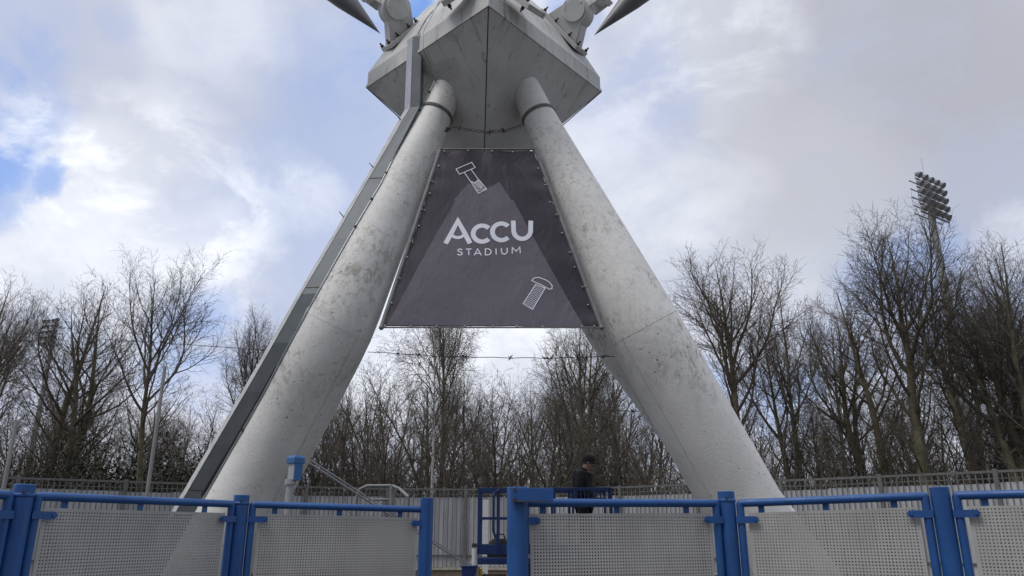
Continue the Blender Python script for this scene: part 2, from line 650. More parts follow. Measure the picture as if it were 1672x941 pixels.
# third leg, going back and to the right
bj = P(1012, 540, 12.6)
bt = Vector((cen.x + .1, cen.y + .3, APEX.z + .75))
bd = (bj - bt).normalized()
bfoot = P(1205, 800, 13.1)
fd = (bfoot - bj).normalized()
bground = bfoot + fd * ((bfoot.z + .1) / -fd.z)
leg([(bground, LEGR), (bj, LEGR), (bj.lerp(bt, .86), .27), (bt, .25)], LEGR, 'rear leg half hidden behind the right leg')

from mathutils.bvhtree import BVHTree
lme = legs['l'].data
loff = tower.location
bvh = BVHTree.FromPolygons([v.co + loff for v in lme.vertices], [list(p.vertices) for p in lme.polygons])


def on_leg(px, py, gap=.014):
    o = Vector((0, 0, CAMZ))
    for k in range(60):
        d = ray(px + k, py).normalized()
        h = bvh.ray_cast(o, d)
        if h[0] is not None:
            return h[0] + (h[1] if h[1].dot(d) < 0 else -h[1]) * gap


# cable duct on the left leg: four long edges given at stations up the leg
st = [  # (the last is replaced by the riser's foot)
    # front-outer px, front-inner px, Y
    ((283, 845), (308, 847), 10.62), ((302, 811), (328, 813), 10.60), ((352, 725), (378, 727), 10.5), ((402, 640), (429, 640), 10.50), ((448, 560), (472, 560), 10.4),
    ((493, 480), (515, 480), 10.42), ((546, 390), (567, 390), 10.5), ((598, 300), (618, 300), 10.62), ((670.5, 175), (685.5, 173), 10.93)]
rg = []
for k, (fo, fi, Y) in enumerate(st):
    FI = on_leg(fi[0] + 3, fi[1], .012); FO = P(*fo, FI.y + .015); Y = FO.y
    wl = 7.5 - 2.0 * k / (len(st) - 1)
    BO = P(fo[0] - wl, fo[1] + 2, Y + .16); BI = FI + Vector((.02, .2, 0))
    rg.append([FO, FI, BI, BO])
FO = P(674.5, 60, 10.93); FI = P(689, 58, 10.93)
FO2 = P(670.5, 175, 10.93)
rg[-1] = [FO2, P(685.5, 173, 10.93), P(685.5, 173, 10.93) + Vector((.02, .22, 0)), P(662, 180, 11.05)]
bot = MB(); bot.loft(rg)
duct = bot.build('cable_duct', M['duct'], tower, smooth=0, bevel=.004)
vd = MB()
topv = [FO, FI, FI + Vector((.02, .22, .0)), P(666.5, 66, 11.05)]
slope = Vector((.26, .26, .40))
vd.loft([rg[-1], topv, [p + slope for p in topv]])
vd.build('duct_riser', M['duct'], duct, smooth=0, bevel=.004)
# pale strip on the duct's outer face, sky reflection put into its colour
lit_side = MB()
lr = []
for (FO, FI, BI, BO) in rg[:-1] + [rg[-1]]:
    e = (BO - FO)
    n = Vector((-.9, -.5, .35)).normalized() * .004
    lr.append([FO + n, FO + n * 2, BO + e * .15 + n * 2, BO + e * .15 + n])
lit_side.loft(lr)
lit_side.build('duct_lit_side', M['duct_lit_side'], duct, smooth=0)
rl_ = MB()
rr_ = []
for (FO_, FI_, BI_, BO_) in (rg[-1], topv):
    n = Vector((-.8, -.6, 0)).normalized() * .004
    e = BO_ - FO_
    rr_.append([FO_ + n, FO_ + n * 2, BO_ + e * .1 + n * 2, BO_ + e * .1 + n])
rl_.loft(rr_)
rl_.build('riser_lit_side', M['galv'], duct, smooth=0)  # bright sky-facing side of the riser, painted as a pale strip
for k in (1, 5, 7):
    jb = MB()
    FO, FI, BI, BO = rg[k]
    d = (rg[k + 1][0] - FO).normalized()
    jb.loft([[FO + d * .1 + Vector((0, -.003, 0)), FI + d * .1 + Vector((0, -.003, 0)), FI + d * .1 + Vector((0, -.001, 0)), FO + d * .1 + Vector((0, -.001, 0))],
             [FO + d * .11 + Vector((0, -.003, 0)), FI + d * .11 + Vector((0, -.003, 0)), FI + d * .11 + Vector((0, -.001, 0)), FO + d * .11 + Vector((0, -.001, 0))]])
    jb.build('duct_joint', M['seam'], duct, smooth=0)
# small loose fixings on the duct's outer edge
for (x, y) in ((608, 272), (559, 352), (654, 196)):
    fx = MB()
    p = P(x, y, on_leg(x + 25, y).y + .02)
    fx.box(p, (.05, .03, .012), Matrix.Rotation(R(50), 3, 'Y'))
    fx.tube([p, p + Vector((-.05, 0, .06))], .006, 6)
    fx.build('duct_clip', M['rust'], duct)
# conductor rod beside the duct
cr = MB()
pth = [on_leg(333, 816), on_leg(382, 730), on_leg(433, 640), on_leg(475, 560), on_leg(519, 480), on_leg(570, 390), on_leg(623, 300), on_leg(662, 222), on_leg(692, 172),
       on_leg(712, 132, .02)]
fine_ = []
rp = [(333, 816), (382, 730), (433, 640), (475, 560), (519, 480), (570, 390), (623, 300), (662, 222), (692, 172), (711, 134)]
for (xa, ya), (xb, yb) in zip(rp[:-1], rp[1:]):
    for t in (0, .25, .5, .75):
        fine_.append(on_leg(xa + (xb - xa) * t, ya + (yb - ya) * t, .014))
rest_ = [ P(699, 98, 10.6), P(690.5, 81, 10.46), P(690.5, 52, 10.46), P(716, 4, 10.66), P(735, -30, 10.9)]
cr.tube(fine_ + pth[9:] + rest_, .011, 8)
cr_o = cr.build('conductor_rod', M['galv'], tower)
for a, b, ts in ((1, 2, (.3,)), (3, 4, (.25, .75)), (5, 6, (.2, .7)), (6, 7, (.2, .6)), (7, 8, (.3, .8)), (8, 9, (.5,))):
    for t in ts:
        p = pth[a].lerp(pth[b], t)
        ck = MB()
        ck.box(p, (.04, .035, .025), Matrix.Rotation(R(-55), 3, 'Y'))
        ck.build('rod_clamp', M['rust'], cr_o)
sh = MB()
sh.tube([on_leg(330, 812, .02), on_leg(352, 778, .02), on_leg(380, 730, .02), on_leg(431, 640, .02), on_leg(472, 561, .012), on_leg(516, 482, .006)], [.016, .03, .02, .016, .012, .008], 6)
sh.build('cable', M['cable'], cr_o)


# bearings on the upper ridges
def bearing(name, pl0, pl1, Y, disc, disc_r, label, out=1):
    a = P(*pl0, Y); b = P(*pl1, Y)
    base = empty_part(name, tower, label)
    u = (b - a).normalized()
    L = (b - a).length
    o = (a + b) / 2
    w = -(o - Vector((0, 0, CAMZ))).normalized() + Vector((0, 0, -.10)); w -= u * w.dot(u); w.normalize()
    n = u.cross(w).normalized()
    if n.z < 0: n = -n
    pm = MB()
    pm.prism([(-L / 2, -.30), (L / 2, -.30), (L / 2, .30), (-L / 2, .30)], o + n * .0, u, w, n, .075)
    pm.build('base_plate', M['hub'], base, smooth=0, bevel=.006)
    c = PD(*disc, o.y * CT + (o.z - CAMZ) * ST - .2)
    hc = (c - o); hc -= w * hc.dot(w)
    cu = hc.dot(u); cn = hc.dot(n)
    poly = [(-L * .40, .036), (L * .40, .036)]
    r = disc_r * 1.3
    a0 = math.atan2(0, 1)
    for k in range(13):
        t = -.25 + (math.pi + .5) * k / 12
        poly.append((cu + r * math.cos(t), cn + r * math.sin(t)))
    bm_ = MB()
    bm_.prism(poly, o, u, n, w, .34)
    bm_.build('bearing_block', M['hub'], base, smooth=30, bevel=.015)
    dm = MB()
    cc = o + u * cu + n * cn
    dm.tube([cc - w * .215, cc + w * .205, cc + w * .215], [disc_r, disc_r, disc_r * .96], 36)
    dm.build('pin_cap', M['hub'], base, smooth=30)
    for t in (-.46, -.16, .22, .46):
        for q in (-.23, .23):
            k = MB()
            p = o + u * (L * t) + w * q + n * .04
            k.tube([p, p + n * .035], .032, 6)
            k.tube([p + n * .03, p + n * .085], .016, 8)
            k.build('bolt', M['rust'], base, smooth=30)
    return base, cc, u, n, w


def empty_part(name, parent, label=None):
    o = bpy.data.objects.new(name, None)
    o.empty_display_size = .2
    o.parent = parent
    COL.objects.link(o)
    if label: o['label'] = label
    return o


bl = bearing('bearing', (631, 79), (678, 41), 11.8, (647, 15), .205, 'bearing with pin cap on the left corner')
br = bearing('bearing', (892, 24), (949, 84), 11.8, (940, 20), .205, 'bearing with pin cap on the right corner')
# plates on the front corner of the hub, cut off by the top of the photo
for (x0, y0, x1, y1, Yf) in ((723, 7, 770, -22, 9.98), (823, -19, 863, 11, 9.98)):
    a = P(x0, y0, Yf); b = P(x1, y1, Yf - .12)
    pl = MB()
    u = (b - a).normalized(); w = Vector((0, .75, .66)); w -= u * w.dot(u); w.normalize(); n = u.cross(w)
    L = (b - a).length
    pl.prism([(-.0, 0), (L, 0), (L, .5), (0, .5)], a, u, w, n, .09)
    po = pl.build('flange_plate', M['hub'], tower, smooth=0, bevel=.005)
    for t in (.15, .8):
        k = MB()
        p = a + u * L * t + w * .05
        k.tube([p - n * .14, p - n * .1, p - n * .1, p + n * .1, p + n * .1, p + n * .14], [.014, .014, .03, .03, .014, .014], 8)
        k.build('bolt', M['rust'], po, smooth=30)
# truss members: fork, tube, pointed cone, on either side
for (fork, tube0, tip, ax0, sgn, B) in (
        (((624, 22), (592, -6)), ((604, 4), (560, -44)), (621, 55), (563.5, 0), -1, bl),
        (((958, 22), (985, 40)), ((985, 10), (1042, -34)), (970, 58), (1031, 0), 1, br)):
    Yt = 11.5
    par = empty_part('truss_end', tower, 'pointed truss end reaching out to the %s' % ('left' if sgn < 0 else 'right'))
    cc, u, n, w = B[1:]
    away = (P(563 if sgn < 0 else 1031, 0, Yt) - P(*tip, Yt)).normalized()
    fk = MB()
    f0 = cc + away * .02; f1 = cc + away * .62
    side = away.cross(w).normalized()
    for q in (-.215, .215):
        poly = [(.20, -.17), (.55, -.21), (.55, .21), (.20, .17)]
        fk.prism(poly, cc + w * q, away, side, w, .07)
    fk.box(cc + away * .56, (.5, .12, .46), Matrix((w, away, side)).transposed())
    fk.build('fork', M['hub'], par, smooth=0, bevel=.01)
    tb = MB()
    q0 = cc + away * .5
    tb.tube([q0, q0 + away * .06, q0 + away * .1, q0 + away * 3.0], [.235, .235, .16, .16], 28)
    tb.build('chord_tube', M['leg'], par)
    tp = P(*tip, 11.1)
    axp = P(*ax0, 11.1)
    dd = (axp - tp).normalized()
    rr = .185
    l0 = (axp - tp).length
    cn = MB()
    cn.tube([tp, tp + dd * l0, tp + dd * l0 * 1.5, tp + dd * l0 * 3.5], [.002, rr, rr * 1.35, rr * 1.6], 28)
    cn.build('pointed_cone', M['cone'], par, smooth=50)

# ------------------------------------------------------------------ banner
TLp = P(721, 246.5, 10.86); TRp = P(872, 246.5, 10.86)
BLp = P(625, 535, 10.42); BRp = P(980, 535, 10.42)
bu = (BRp - BLp).normalized()
bn = bu.cross((TLp + TRp) / 2 - (BLp + BRp) / 2).normalized()
if bn.y > 0: bn = -bn
bw = bn.cross(bu) * 1
if bw.z < 0: bw = -bw
bo = BLp.copy()


def on_banner(px, py):
    d = ray(px, py)
    o = Vector((0, 0, CAMZ))
    t = (bo - o).dot(bn) / d.dot(bn)
    q = o + d * t - bo
    return (q.dot(bu), q.dot(bw))


tl, tr, br2, bl2 = (on_banner(721, 246.5), on_banner(872, 246.5), on_banner(980, 535), on_banner(625, 535))
BH = tl[1]


def edges_x(y):
    t = y / BH
    return bl2[0] + (tl[0] - bl2[0]) * t, br2[0] + (tr[0] - br2[0]) * t


def wrinkle(x, y):
    xl, xr = edges_x(y)
    dl, dr_, dt, db = x - xl, xr - x, BH - y, y
    e = min(dl, dr_)
    z = .020 * math.exp(-max(e, 0) / .2) * math.sin(y * 12.5 + 2.3 * math.sin(y * 2.3)) * (.55 + .45 * math.sin(y * 5.1 + 2)) * (1 if dr_ < dl else .5)
    z += .012 * math.exp(-max(dt, 0) / .2) * math.sin(x * 13)
    z += .006 * math.exp(-max(db, 0) / .15) * math.sin(x * 11)
    z += .010 * math.sin(1.7 * x + 2.1 * y) + .006 * math.sin(4.1 * x - 3.3 * y + 1)
    return z


def bpt(x, y, off=0.0):
    return bo + bu * x + bw * y + bn * (wrinkle(x, y) + off)


banner = empty('stadium_banner', (bo + bu * ((bl2[0] + br2[0]) / 2)),
               'dark grey trapezoid banner with white stadium lettering hung between the tower legs', 'banner')
sheet = MB()
NX, NY = 70, 70
for j in range(NY + 1):
    y = BH * j / NY
    xl, xr = edges_x(y)
    sag = lambda t: .004 * math.sin(t * math.pi * 14) ** 2
    for i in range(NX + 1):
        t = i / NX
        x = xl + .004 + sag(y / BH) + (xr - xl - .008 - 2 * sag(y / BH)) * t
        yy = y + (.012 if j == 0 else (-.004 if j == NY else 0))
        sheet.v.append(bpt(x, yy))
for j in range(NY):
    for i in range(NX):
        a = j * (NX + 1) + i
        sheet.f.append([a, a + 1, a + NX + 2, a + NX + 1])
sheet.build('banner_sheet', M['banner'], banner, smooth=180, fix=False)


def clip_mesh(name, poly2, mat, off, cut=.12):
    """a flat printed shape that follows the cloth"""
    bm = bmesh.new()
    vs = [bm.verts.new((x, y, 0)) for x, y in poly2]
    bm.faces.new(vs)
    xs = [p[0] for p in poly2]; ys = [p[1] for p in poly2]
    if cut:
        x = min(xs) + cut
        while x < max(xs):
            bmesh.ops.bisect_plane(bm, geom=bm.verts[:] + bm.edges[:] + bm.faces[:], plane_co=(x, 0, 0), plane_no=(1, 0, 0)); x += cut
        y = min(ys) + cut
        while y < max(ys):
            bmesh.ops.bisect_plane(bm, geom=bm.verts[:] + bm.edges[:] + bm.faces[:], plane_co=(0, y, 0), plane_no=(0, 1, 0)); y += cut
        bmesh.ops.triangulate(bm, faces=bm.faces[:])
    b = MB()
    for k, v in enumerate(bm.verts):
        v.index = k
        b.v.append(bpt(v.co.x, v.co.y, off))
    for f in bm.faces:
        b.f.append([v.index for v in f.verts])
    bm.free()
    return b.build(name, mat, banner, smooth=180, fix=False)


mt = [(632, 532), (704, 397), (743, 329), (742, 325), (765.5, 300), (770, 303), (788, 316), (799, 307), (806, 303.5), (815, 297.5),
      (834, 327), (838, 328), (894, 430), (953, 532.5)]
clip_mesh('mountain_print', [on_banner(*p) for p in mt], M['mount'], .004)


def strokes(name, lines, width_px, mat=M['print'], closed=()):
    """lines of photo points drawn as flat ribbons on the cloth"""
    b = MB()
    for k, ln in enumerate(lines):
        pts = [Vector(on_banner(*p)) for p in ln]
        wd = (width_px[k] if hasattr(width_px, '__len__') else width_px)
        wd = wd * 11.0 / F
        cl = k in closed
        n = len(pts)
        L = []
        for i in range(n):
            a = pts[(i - 1) % n] if (cl or i > 0) else pts[i]
            c = pts[(i + 1) % n] if (cl or i < n - 1) else pts[i]
            d0 = (pts[i] - a); d1 = (c - pts[i])
            if d0.length < 1e-6: d0 = d1
            if d1.length < 1e-6: d1 = d0
            d0 = d0.normalized(); d1 = d1.normalized()
            t = (d0 + d1).normalized()
            nn = Vector((-t.y, t.x))
            s_ = 1 / max(.5, nn.dot(Vector((-d0.y, d0.x))))
            L.append((pts[i] + nn * wd / 2 * s_, pts[i] - nn * wd / 2 * s_))
        base = len(b.v)
        for p, q in L:
            b.v.append(bpt(p.x, p.y, .008)); b.v.append(bpt(q.x, q.y, .008))
        for i in range(n if cl else n - 1):
            a = base + 2 * i; c = base + 2 * ((i + 1) % n)
            b.f.append([a, a + 1, c + 1, c])
    return b.build(name, mat, banner, smooth=180, fix=False)


def c6(x, y): return (700 + x / 4.955, 240 + y / 4.955)
def c2(x, y): return (600 + x / 2.8525, 230 + y / 2.8525)


def arc(cx, cy, rx, ry, a0, a1, n=26):
    return [c6(cx + rx * math.cos(R(a0 + (a1 - a0) * k / n)), cy - ry * math.sin(R(a0 + (a1 - a0) * k / n))) for k in range(n + 1)]


strokes('letter_a', [[c6(137, 782), c6(186, 692), c6(236, 598), c6(287, 690), c6(335, 782)],
                     [c6(188, 716), c6(212, 731), c6(237, 735), c6(262, 730), c6(286, 714)]], [8.2, 5.6])
strokes('letter_c', [arc(432, 704, 72, 64, 42, 318)], 8.2)
strokes('letter_c', [arc(588, 690, 72, 66, 42, 318)], 8.2)
strokes('letter_u', [[c6(684, 601), c6(686, 650)] + arc(756, 676, 69, 69, 180, 360, 20) + [c6(825, 640), c6(826, 601)]], 8.0)
sub = 2.0
strokes('letter_s', [[c6(272, 836), c6(262, 829), c6(248, 828), c6(238, 835), c6(238, 843), c6(250, 850), c6(264, 854), c6(272, 862), c6(268, 872), c6(254, 877), c6(242, 875), c6(233, 868)]], sub)
strokes('letter_t', [[c6(300, 828), c6(348, 827)], [c6(324, 828), c6(325, 877)]], sub)
strokes('letter_a', [[c6(369, 878), c6(396, 827), c6(425, 877)], [c6(379, 863), c6(416, 862)]], sub)
strokes('letter_d', [[c6(459, 826), c6(459, 874), c6(482, 873), c6(500, 864), c6(506, 849), c6(500, 834), c6(482, 825)]], sub, closed=(0,))
strokes('letter_i', [[c6(544, 822), c6(546, 871)]], sub)
strokes('letter_u', [[c6(588, 819), c6(589, 848), c6(596, 862), c6(612, 867), c6(628, 861), c6(635, 847), c6(635, 816)]], sub)
strokes('letter_m', [[c6(676, 863), c6(676, 814), c6(708, 844), c6(737, 811), c6(741, 860)]], sub)
L1 = [[c6(222, 186), c6(348, 132), c6(377, 172), c6(250, 227)],
      [c6(290, 213), c6(338, 283)], [c6(345, 190), c6(405, 272)],
      [c6(335, 280), c6(403, 378), c6(469, 345), c6(437, 306), c6(405, 268), c6(372, 294)]]
for k in range(7):
    t = k / 7
    L1.append([c6(343 + 55 * t * 1.05, 288 + 85 * t), c6(372 + 95 * min(1, t + .15), 292 + 52 * min(1, t + .15))] if k % 1 == 0 else [])
for k in range(4):
    L1.append([c6(385 + 6 * k, 286 - 5 * k), c6(425 + 7 * k, 335 - 6 * k)])
strokes('bolt_drawing', L1, [1.5, 1.5, 1.5, 1.5] + [1.0] * 11, closed=(0, 3))
L2 = [[c2(765, 652), c2(776, 640), c2(795, 637), c2(826, 647), c2(848, 660), c2(860, 676), c2(859, 690), c2(846, 692), c2(806, 670)],
      [c2(783, 670), c2(725, 760), c2(769, 786), c2(828, 687)]]
for k in range(14):
    t = (k + .5) / 14
    a = (783 - 58 * t, 670 + 90 * t)
    bb = (828 - 59 * t, 687 + 99 * t)
    mid_ = ((a[0] + bb[0]) / 2 - 3, (a[1] + bb[1]) / 2 - 7)
    L2.append([c2(a[0] + 1, a[1] - 1), c2(*mid_), c2(bb[0], bb[1])])
strokes('bolt_drawing', L2, [1.5, 1.4] + [.85] * 14, closed=(0, 1))
# tube frame round the cloth
fr = MB()
fo = .020
cs = [Vector((tl[0] - fo, tl[1] + .03)), Vector((tr[0] + fo, tr[1] + .03)), Vector((br2[0] + fo, -.0)), Vector((bl2[0] - fo, -.0))]
W3 = lambda p, o=0.0: bo + bu * p.x + bw * p.y + bn * o
fr.tube([W3(cs[0]), W3(cs[3])], .032, 12)
fr.build('frame_tube', M['frame'], banner)
for a_, b_, r_ in ((cs[1], cs[2], .032), (cs[0], cs[1], .018), (cs[3], cs[2], .011)):
    f2 = MB()
    f2.tube([W3(a_), W3(b_)], r_, 12)
    f2.build('frame_tube', M['frame'], banner)
for c in cs:
    kn = MB()
    kn.ball(W3(c), .038)
    kn.build('frame_joint', M['frame'], banner)
# eyelets and hooks
ey_px = [(725.5, 248.5), (764.5, 248.5), (803.5, 248.5), (837, 248.5), (868, 248.5)]
eL = [(716.5, 273), (707, 298), (702, 317), (693, 344), (684, 369), (673, 396), (665, 421), (653, 456), (640, 496)]
eR = [(878.5, 277), (890, 304), (898.5, 331), (908, 352), (917.5, 382), (930, 414), (938, 438), (951, 469), (960, 498)]
eB = [(629, 533), (671, 533.5), (713, 533.5), (759, 533.5), (805, 533.5), (844, 533.5), (886, 533.5), (950, 533), (970, 533)]
for lst, sd in ((ey_px, 't'), (eL, 'l'), (eR, 'r'), (eB, 'b')):
    for k, p in enumerate(lst):
        x, y = on_banner(*p)
        m = MB()
        c = bpt(x, y, .012)
        m.tube([c - bn * .012, c + bn * .012], [.013, .009], 10)
        if sd in 'lr' and k % 2 == 1:
            xl, xr = edges_x(y)
            tgt = W3(Vector((xl - fo if sd == 'l' else xr + fo, y)), .036)
            m.tube([c + bn * .01, (c + tgt) / 2 + bn * .02, tgt], .005, 6)
        m.build('eyelet', M['eyelet'], banner)


# ------------------------------------------------------------------ wires
def barbed(name, pts, r, label, knots, sag=0.0, seed=1, strands=2):
    rnd = random.Random(seed)
    b = MB()
    P_ = []
    n = len(pts) - 1
    for k in range(n):
        for t in range(12):
            P_.append(pts[k].lerp(pts[k + 1], t / 12))
    P_.append(pts[-1])
    m = len(P_)
    for k in range(m):
        t = k / (m - 1)
        P_[k] = P_[k] - up * (sag * 4 * t * (1 - t))
    for s_ in range(strands):
        b.tube([p + Vector((0, .02 * math.cos(k * .9 + s_ * 3.1), .022 * math.sin(k * .9 + s_ * 3.1) * (1 if strands > 1 else 0))) for k, p in enumerate(P_)], r, 6)
    for q in range(knots):
        p = P_[rnd.randrange(2, m - 2)]
        for a in range(3):
            d = Vector((rnd.uniform(-1, 1), rnd.uniform(-1, 1), rnd.uniform(-1, 1))).normalized() * rnd.uniform(.03, .07)
            b.tube([p - d, p + d], r * 1.2, 5)
    return tag(b.build(name, M['cable'], None), label, 'wire')


barbed('barbed_wire', [P(727, 214, 10.95), P(740, 206, 10.7), P(765, 212, 10.55), P(797, 216, 10.45), P(830, 212.5, 10.55), P(856, 203, 10.8)], .006,
       'tangled dark wire looped between the two collars just under the hub', 5, 0, 3)
barbed('barbed_wire', [P(600, 574.5, 10.9), P(700, 581, 10.9), P(800, 584, 10.9), P(900, 585, 10.9), P(1004, 582, 10.9)], .005,
       'thin barbed wire strung between the legs below the banner', 9, 0, 5, 1)
barbed('overhead_wire', [P(150, 553, 33), P(320, 564, 31), P(450, 573, 29), P(560, 578, 27)], .012,
       'thin overhead wire crossing the sky left of the left leg', 2, 0, 7, 1)
barbed('overhead_wire', [P(985, 670, 16), P(1020, 671, 16), P(1060, 673, 16)], .009,
       'short wire tied to the inner side of the right leg low down', 2, 0, 9, 1)


# ------------------------------------------------------------------ blue front fence
POSTS = [('x', -300, 0, 0)]
PT = {0: P(41, 791, 5.35), 1: P(395, 808.5, 6.96), 2: P(697, 813.5, 7.6), 3: P(845, 796, 5.73), 4: P(1185, 802.5, 6.3), 5: P(1533, 795.5, 5.73)}
PT[-1] = PT[0] + Vector((-.60, -1.62, 0))
PT[6] = PT[5] + Vector((1.30, -.94, 0))
RAILZ = {-1: 1.60, 0: 1.60, 1: 1.598, 2: 1.572, 3: 1.567, 4: 1.583, 5: 1.615, 6: 1.615}
POSTR = {k: .066 for k in PT}
POSTR[3] = .076


def fence_section(keys, gate, label):
    mid = sum((PT[k] for k in keys), Vector()) / len(keys)
    root = empty('perforated_fence', (mid.x, mid.y, 0), label, 'fence')
    for k in keys:
        p = PT[k]
        m = MB()
        r = POSTR[k]
        m.tube([(p.x, p.y, -.05), (p.x, p.y, p.z - .004), (p.x, p.y, p.z)], [r, r, r - .006], 32)
        po = m.build('post', M['blue'], root, smooth=40)
        if k in (0, 1, 4):
            c = MB()
            zc = p.z - .072
            c.tube([(p.x, p.y, zc - .012), (p.x, p.y, zc - .006), (p.x, p.y, zc + .006), (p.x, p.y, zc + .012)], [r + .001, r + .006, r + .006, r + .001], 32)
            c.build('post_band', M['blue'], po)
            bt_ = MB()
            d = (Vector((0, 0, 0)) - Vector((p.x, p.y, 0))).normalized()
            q = Vector((p.x, p.y, p.z - .052)) + d * r
            bt_.tube([q, q + d * .012], .010, 8)
            bt_.build('bolt', M['rust'], po)
    for a, b in zip(keys[:-1], keys[1:]):
        pa = Vector((PT[a].x, PT[a].y, RAILZ[a])); pb = Vector((PT[b].x, PT[b].y, RAILZ[b]))
        d = pb - pa
        dh = Vector((d.x, d.y, 0)).normalized()
        ga, gb = a in gate, b in gate
        rr = .030
        EL = .014
        off = .101
        s0 = pa + dh * (0 if ga else off)
        s1 = pb - dh * (0 if gb else off)
        pts = []
        if not ga:
            pts += [Vector((s0.x, s0.y, .12)), s0 - up * EL]
            for k in range(1, 6):
                t = k / 5 * math.pi / 2
                pts.append(s0 - up * EL * (1 - math.sin(t)) + dh * EL * (1 - math.cos(t)))
        else:
            pts.append(s0)
        if not gb:
            e = []
            for k in range(0, 5):
                t = k / 5 * math.pi / 2
                e.append(s1 - up * EL * (1 - math.cos(t)) - dh * EL * (1 - math.sin(t)))
            pts += e + [s1 - up * EL, Vector((s1.x, s1.y, .12))]
        else:
            pts.append(s1)
        m = MB()
        m.tube(pts, rr, 20, ref=dh.cross(up))
        m.tube([Vector((s0.x, s0.y, .14)), Vector((s1.x, s1.y, .14))], rr, 16)
        m.build('rail_frame', M['blue'], root, smooth=50)
        # perforated sheet in its own coordinates
        in0 = .055 if not ga else POSTR[a] + .02
        in1 = .055 if not gb else POSTR[b] + .02
        q0 = s0 + dh * in0 - up * .075
        q1 = s1 - dh * in1 - up * .075
        Lh = Vector((q1.x - q0.x, q1.y - q0.y, 0)).length
        me = bpy.data.meshes.new('perforated_sheet')
        rim = .016
        zt0, zt1, zb = q0.z, q1.z, .20
        xs = [0, rim, Lh - rim, Lh]
        vs = []
        for t in (0, 1):
            for z_i in range(4):
                for x in xs:
                    f = x / Lh
                    zt = zt0 + (zt1 - zt0) * f
                    z = [zb, zb + rim, zt - rim, zt][z_i]
                    vs.append((x, .0015 * (1 if t else -1), z))
        fs, ed = [], []
        for t in (0, 1):
            for j in range(3):
                for i in range(3):
                    a_ = t * 16 + j * 4 + i
                    q = [a_, a_ + 1, a_ + 5, a_ + 4]
                    fs.append(q if t == 0 else q[::-1])
                    ed.append(0.0 if (i == 1 and j == 1) else 1.0)
        rimv = [0, 1, 2, 3, 7, 11, 15, 14, 13, 12, 8, 4]
        for k in range(12):
            a_, b_ = rimv[k], rimv[(k + 1) % 12]
            fs.append([b_, a_, a_ + 16, b_ + 16]); ed.append(1.0)
        me.from_pydata(vs, [], fs)
        at = me.attributes.new('edge', 'FLOAT', 'FACE')
        at.data.foreach_set('value', ed)
        me.materials.append(M['perf'])
        po = bpy.data.objects.new('perforated_sheet', me)
        COL.objects.link(po)
        po.parent = root
        po.location = Vector((q0.x, q0.y, 0)) - root.location
        po.rotation_euler = (0, 0, math.atan2(dh.y, dh.x))
        nrm = dh.cross(up)
        if nrm.y > 0: nrm = -nrm
        # clamps with rounded ends and bolts, stubs under the rail
        for (s_, inn, sg, isg, key) in ((s0, in0, 1, ga, a), (s1, in1, -1, gb, b)):
            base = s_ if not isg else s_ + dh * sg * (POSTR[key] - .03)
            for z in (s_.z - .125, .45):
                m = MB()
                c = Vector((base.x, base.y, z)) + nrm * .033
                ln = .135 if not isg else .115
                poly = [(-.035, -.026), (ln - .026, -.026)]
                for k in range(7):
                    t = -math.pi / 2 + math.pi * k / 6
                    poly.append((ln - .026 + .026 * math.cos(t), .026 * math.sin(t)))
                poly.append((-.035, .026))
                m.prism([(x * 1, y) for x, y in poly], c, dh * sg, up, nrm, .008)
                cl = m.build('clamp', M['blue'], root, smooth=30)
                bt_ = MB()
                q = c + dh * sg * (ln - .026)
                bt_.tube([q, q + nrm * .012], .011, 6)
                bt_.tube([q - nrm * .04, q], .006, 6)
                bt_.build('bolt', M['blue'], cl)
        for t in (.12, .48, .84):
            m = MB()
            c = s0.lerp(s1, t) - up * .052
            m.box(c - nrm * .012, (.045, .012, .075), Matrix.Rotation(math.atan2(dh.y, dh.x), 3, 'Z'))
            m.build('stub', M['blue'], root, smooth=0)
    return root


fl = fence_section([-1, 0, 1, 2], (2,), 'blue steel fence with grey perforated sheets left of the gateway')
fr_ = fence_section([3, 4, 5, 6], (3,), 'blue steel fence with grey perforated sheets right of the gateway')
# latch arm on the thick gate post
la = MB()
p3 = PT[3]
la.box((p3.x + .105, p3.y - .09, p3.z - .055), (.30, .012, .092))
la.box((p3.x + .245, p3.y - .075, p3.z - .055), (.012, .03, .092))
lo = la.build('latch_plate', M['blue'], fr_, smooth=0, bevel=.002)
lb = MB()
lb.box((p3.x + .10, p3.y - .103, p3.z - .103), (.29, .02, .007))
for z in (-.02, -.085):
    lb.tube([(p3.x - .02, p3.y - .094, p3.z + z), (p3.x - .02, p3.y - .106, p3.z + z)], .012, 6)
lb.build('bolt', M['rust'], lo)

# ------------------------------------------------------------------ grey fence behind
FT = [(-170, 774), (0, 780), (150, 785), (300, 790), (500, 796), (700, 800), (850, 799.5), (1000, 797), (1150, 791), (1280, 785), (1400, 780), (1520, 775), (1672, 768), (1850, 760)]
FZ = 2.76
crv = [PZ(x, y, FZ) for x, y in FT]
pl_ = []
for a, b in zip(crv[:-1], crv[1:]):
    for t in range(20):
        pl_.append(a.lerp(b, t / 20))
pl_.append(crv[-1])
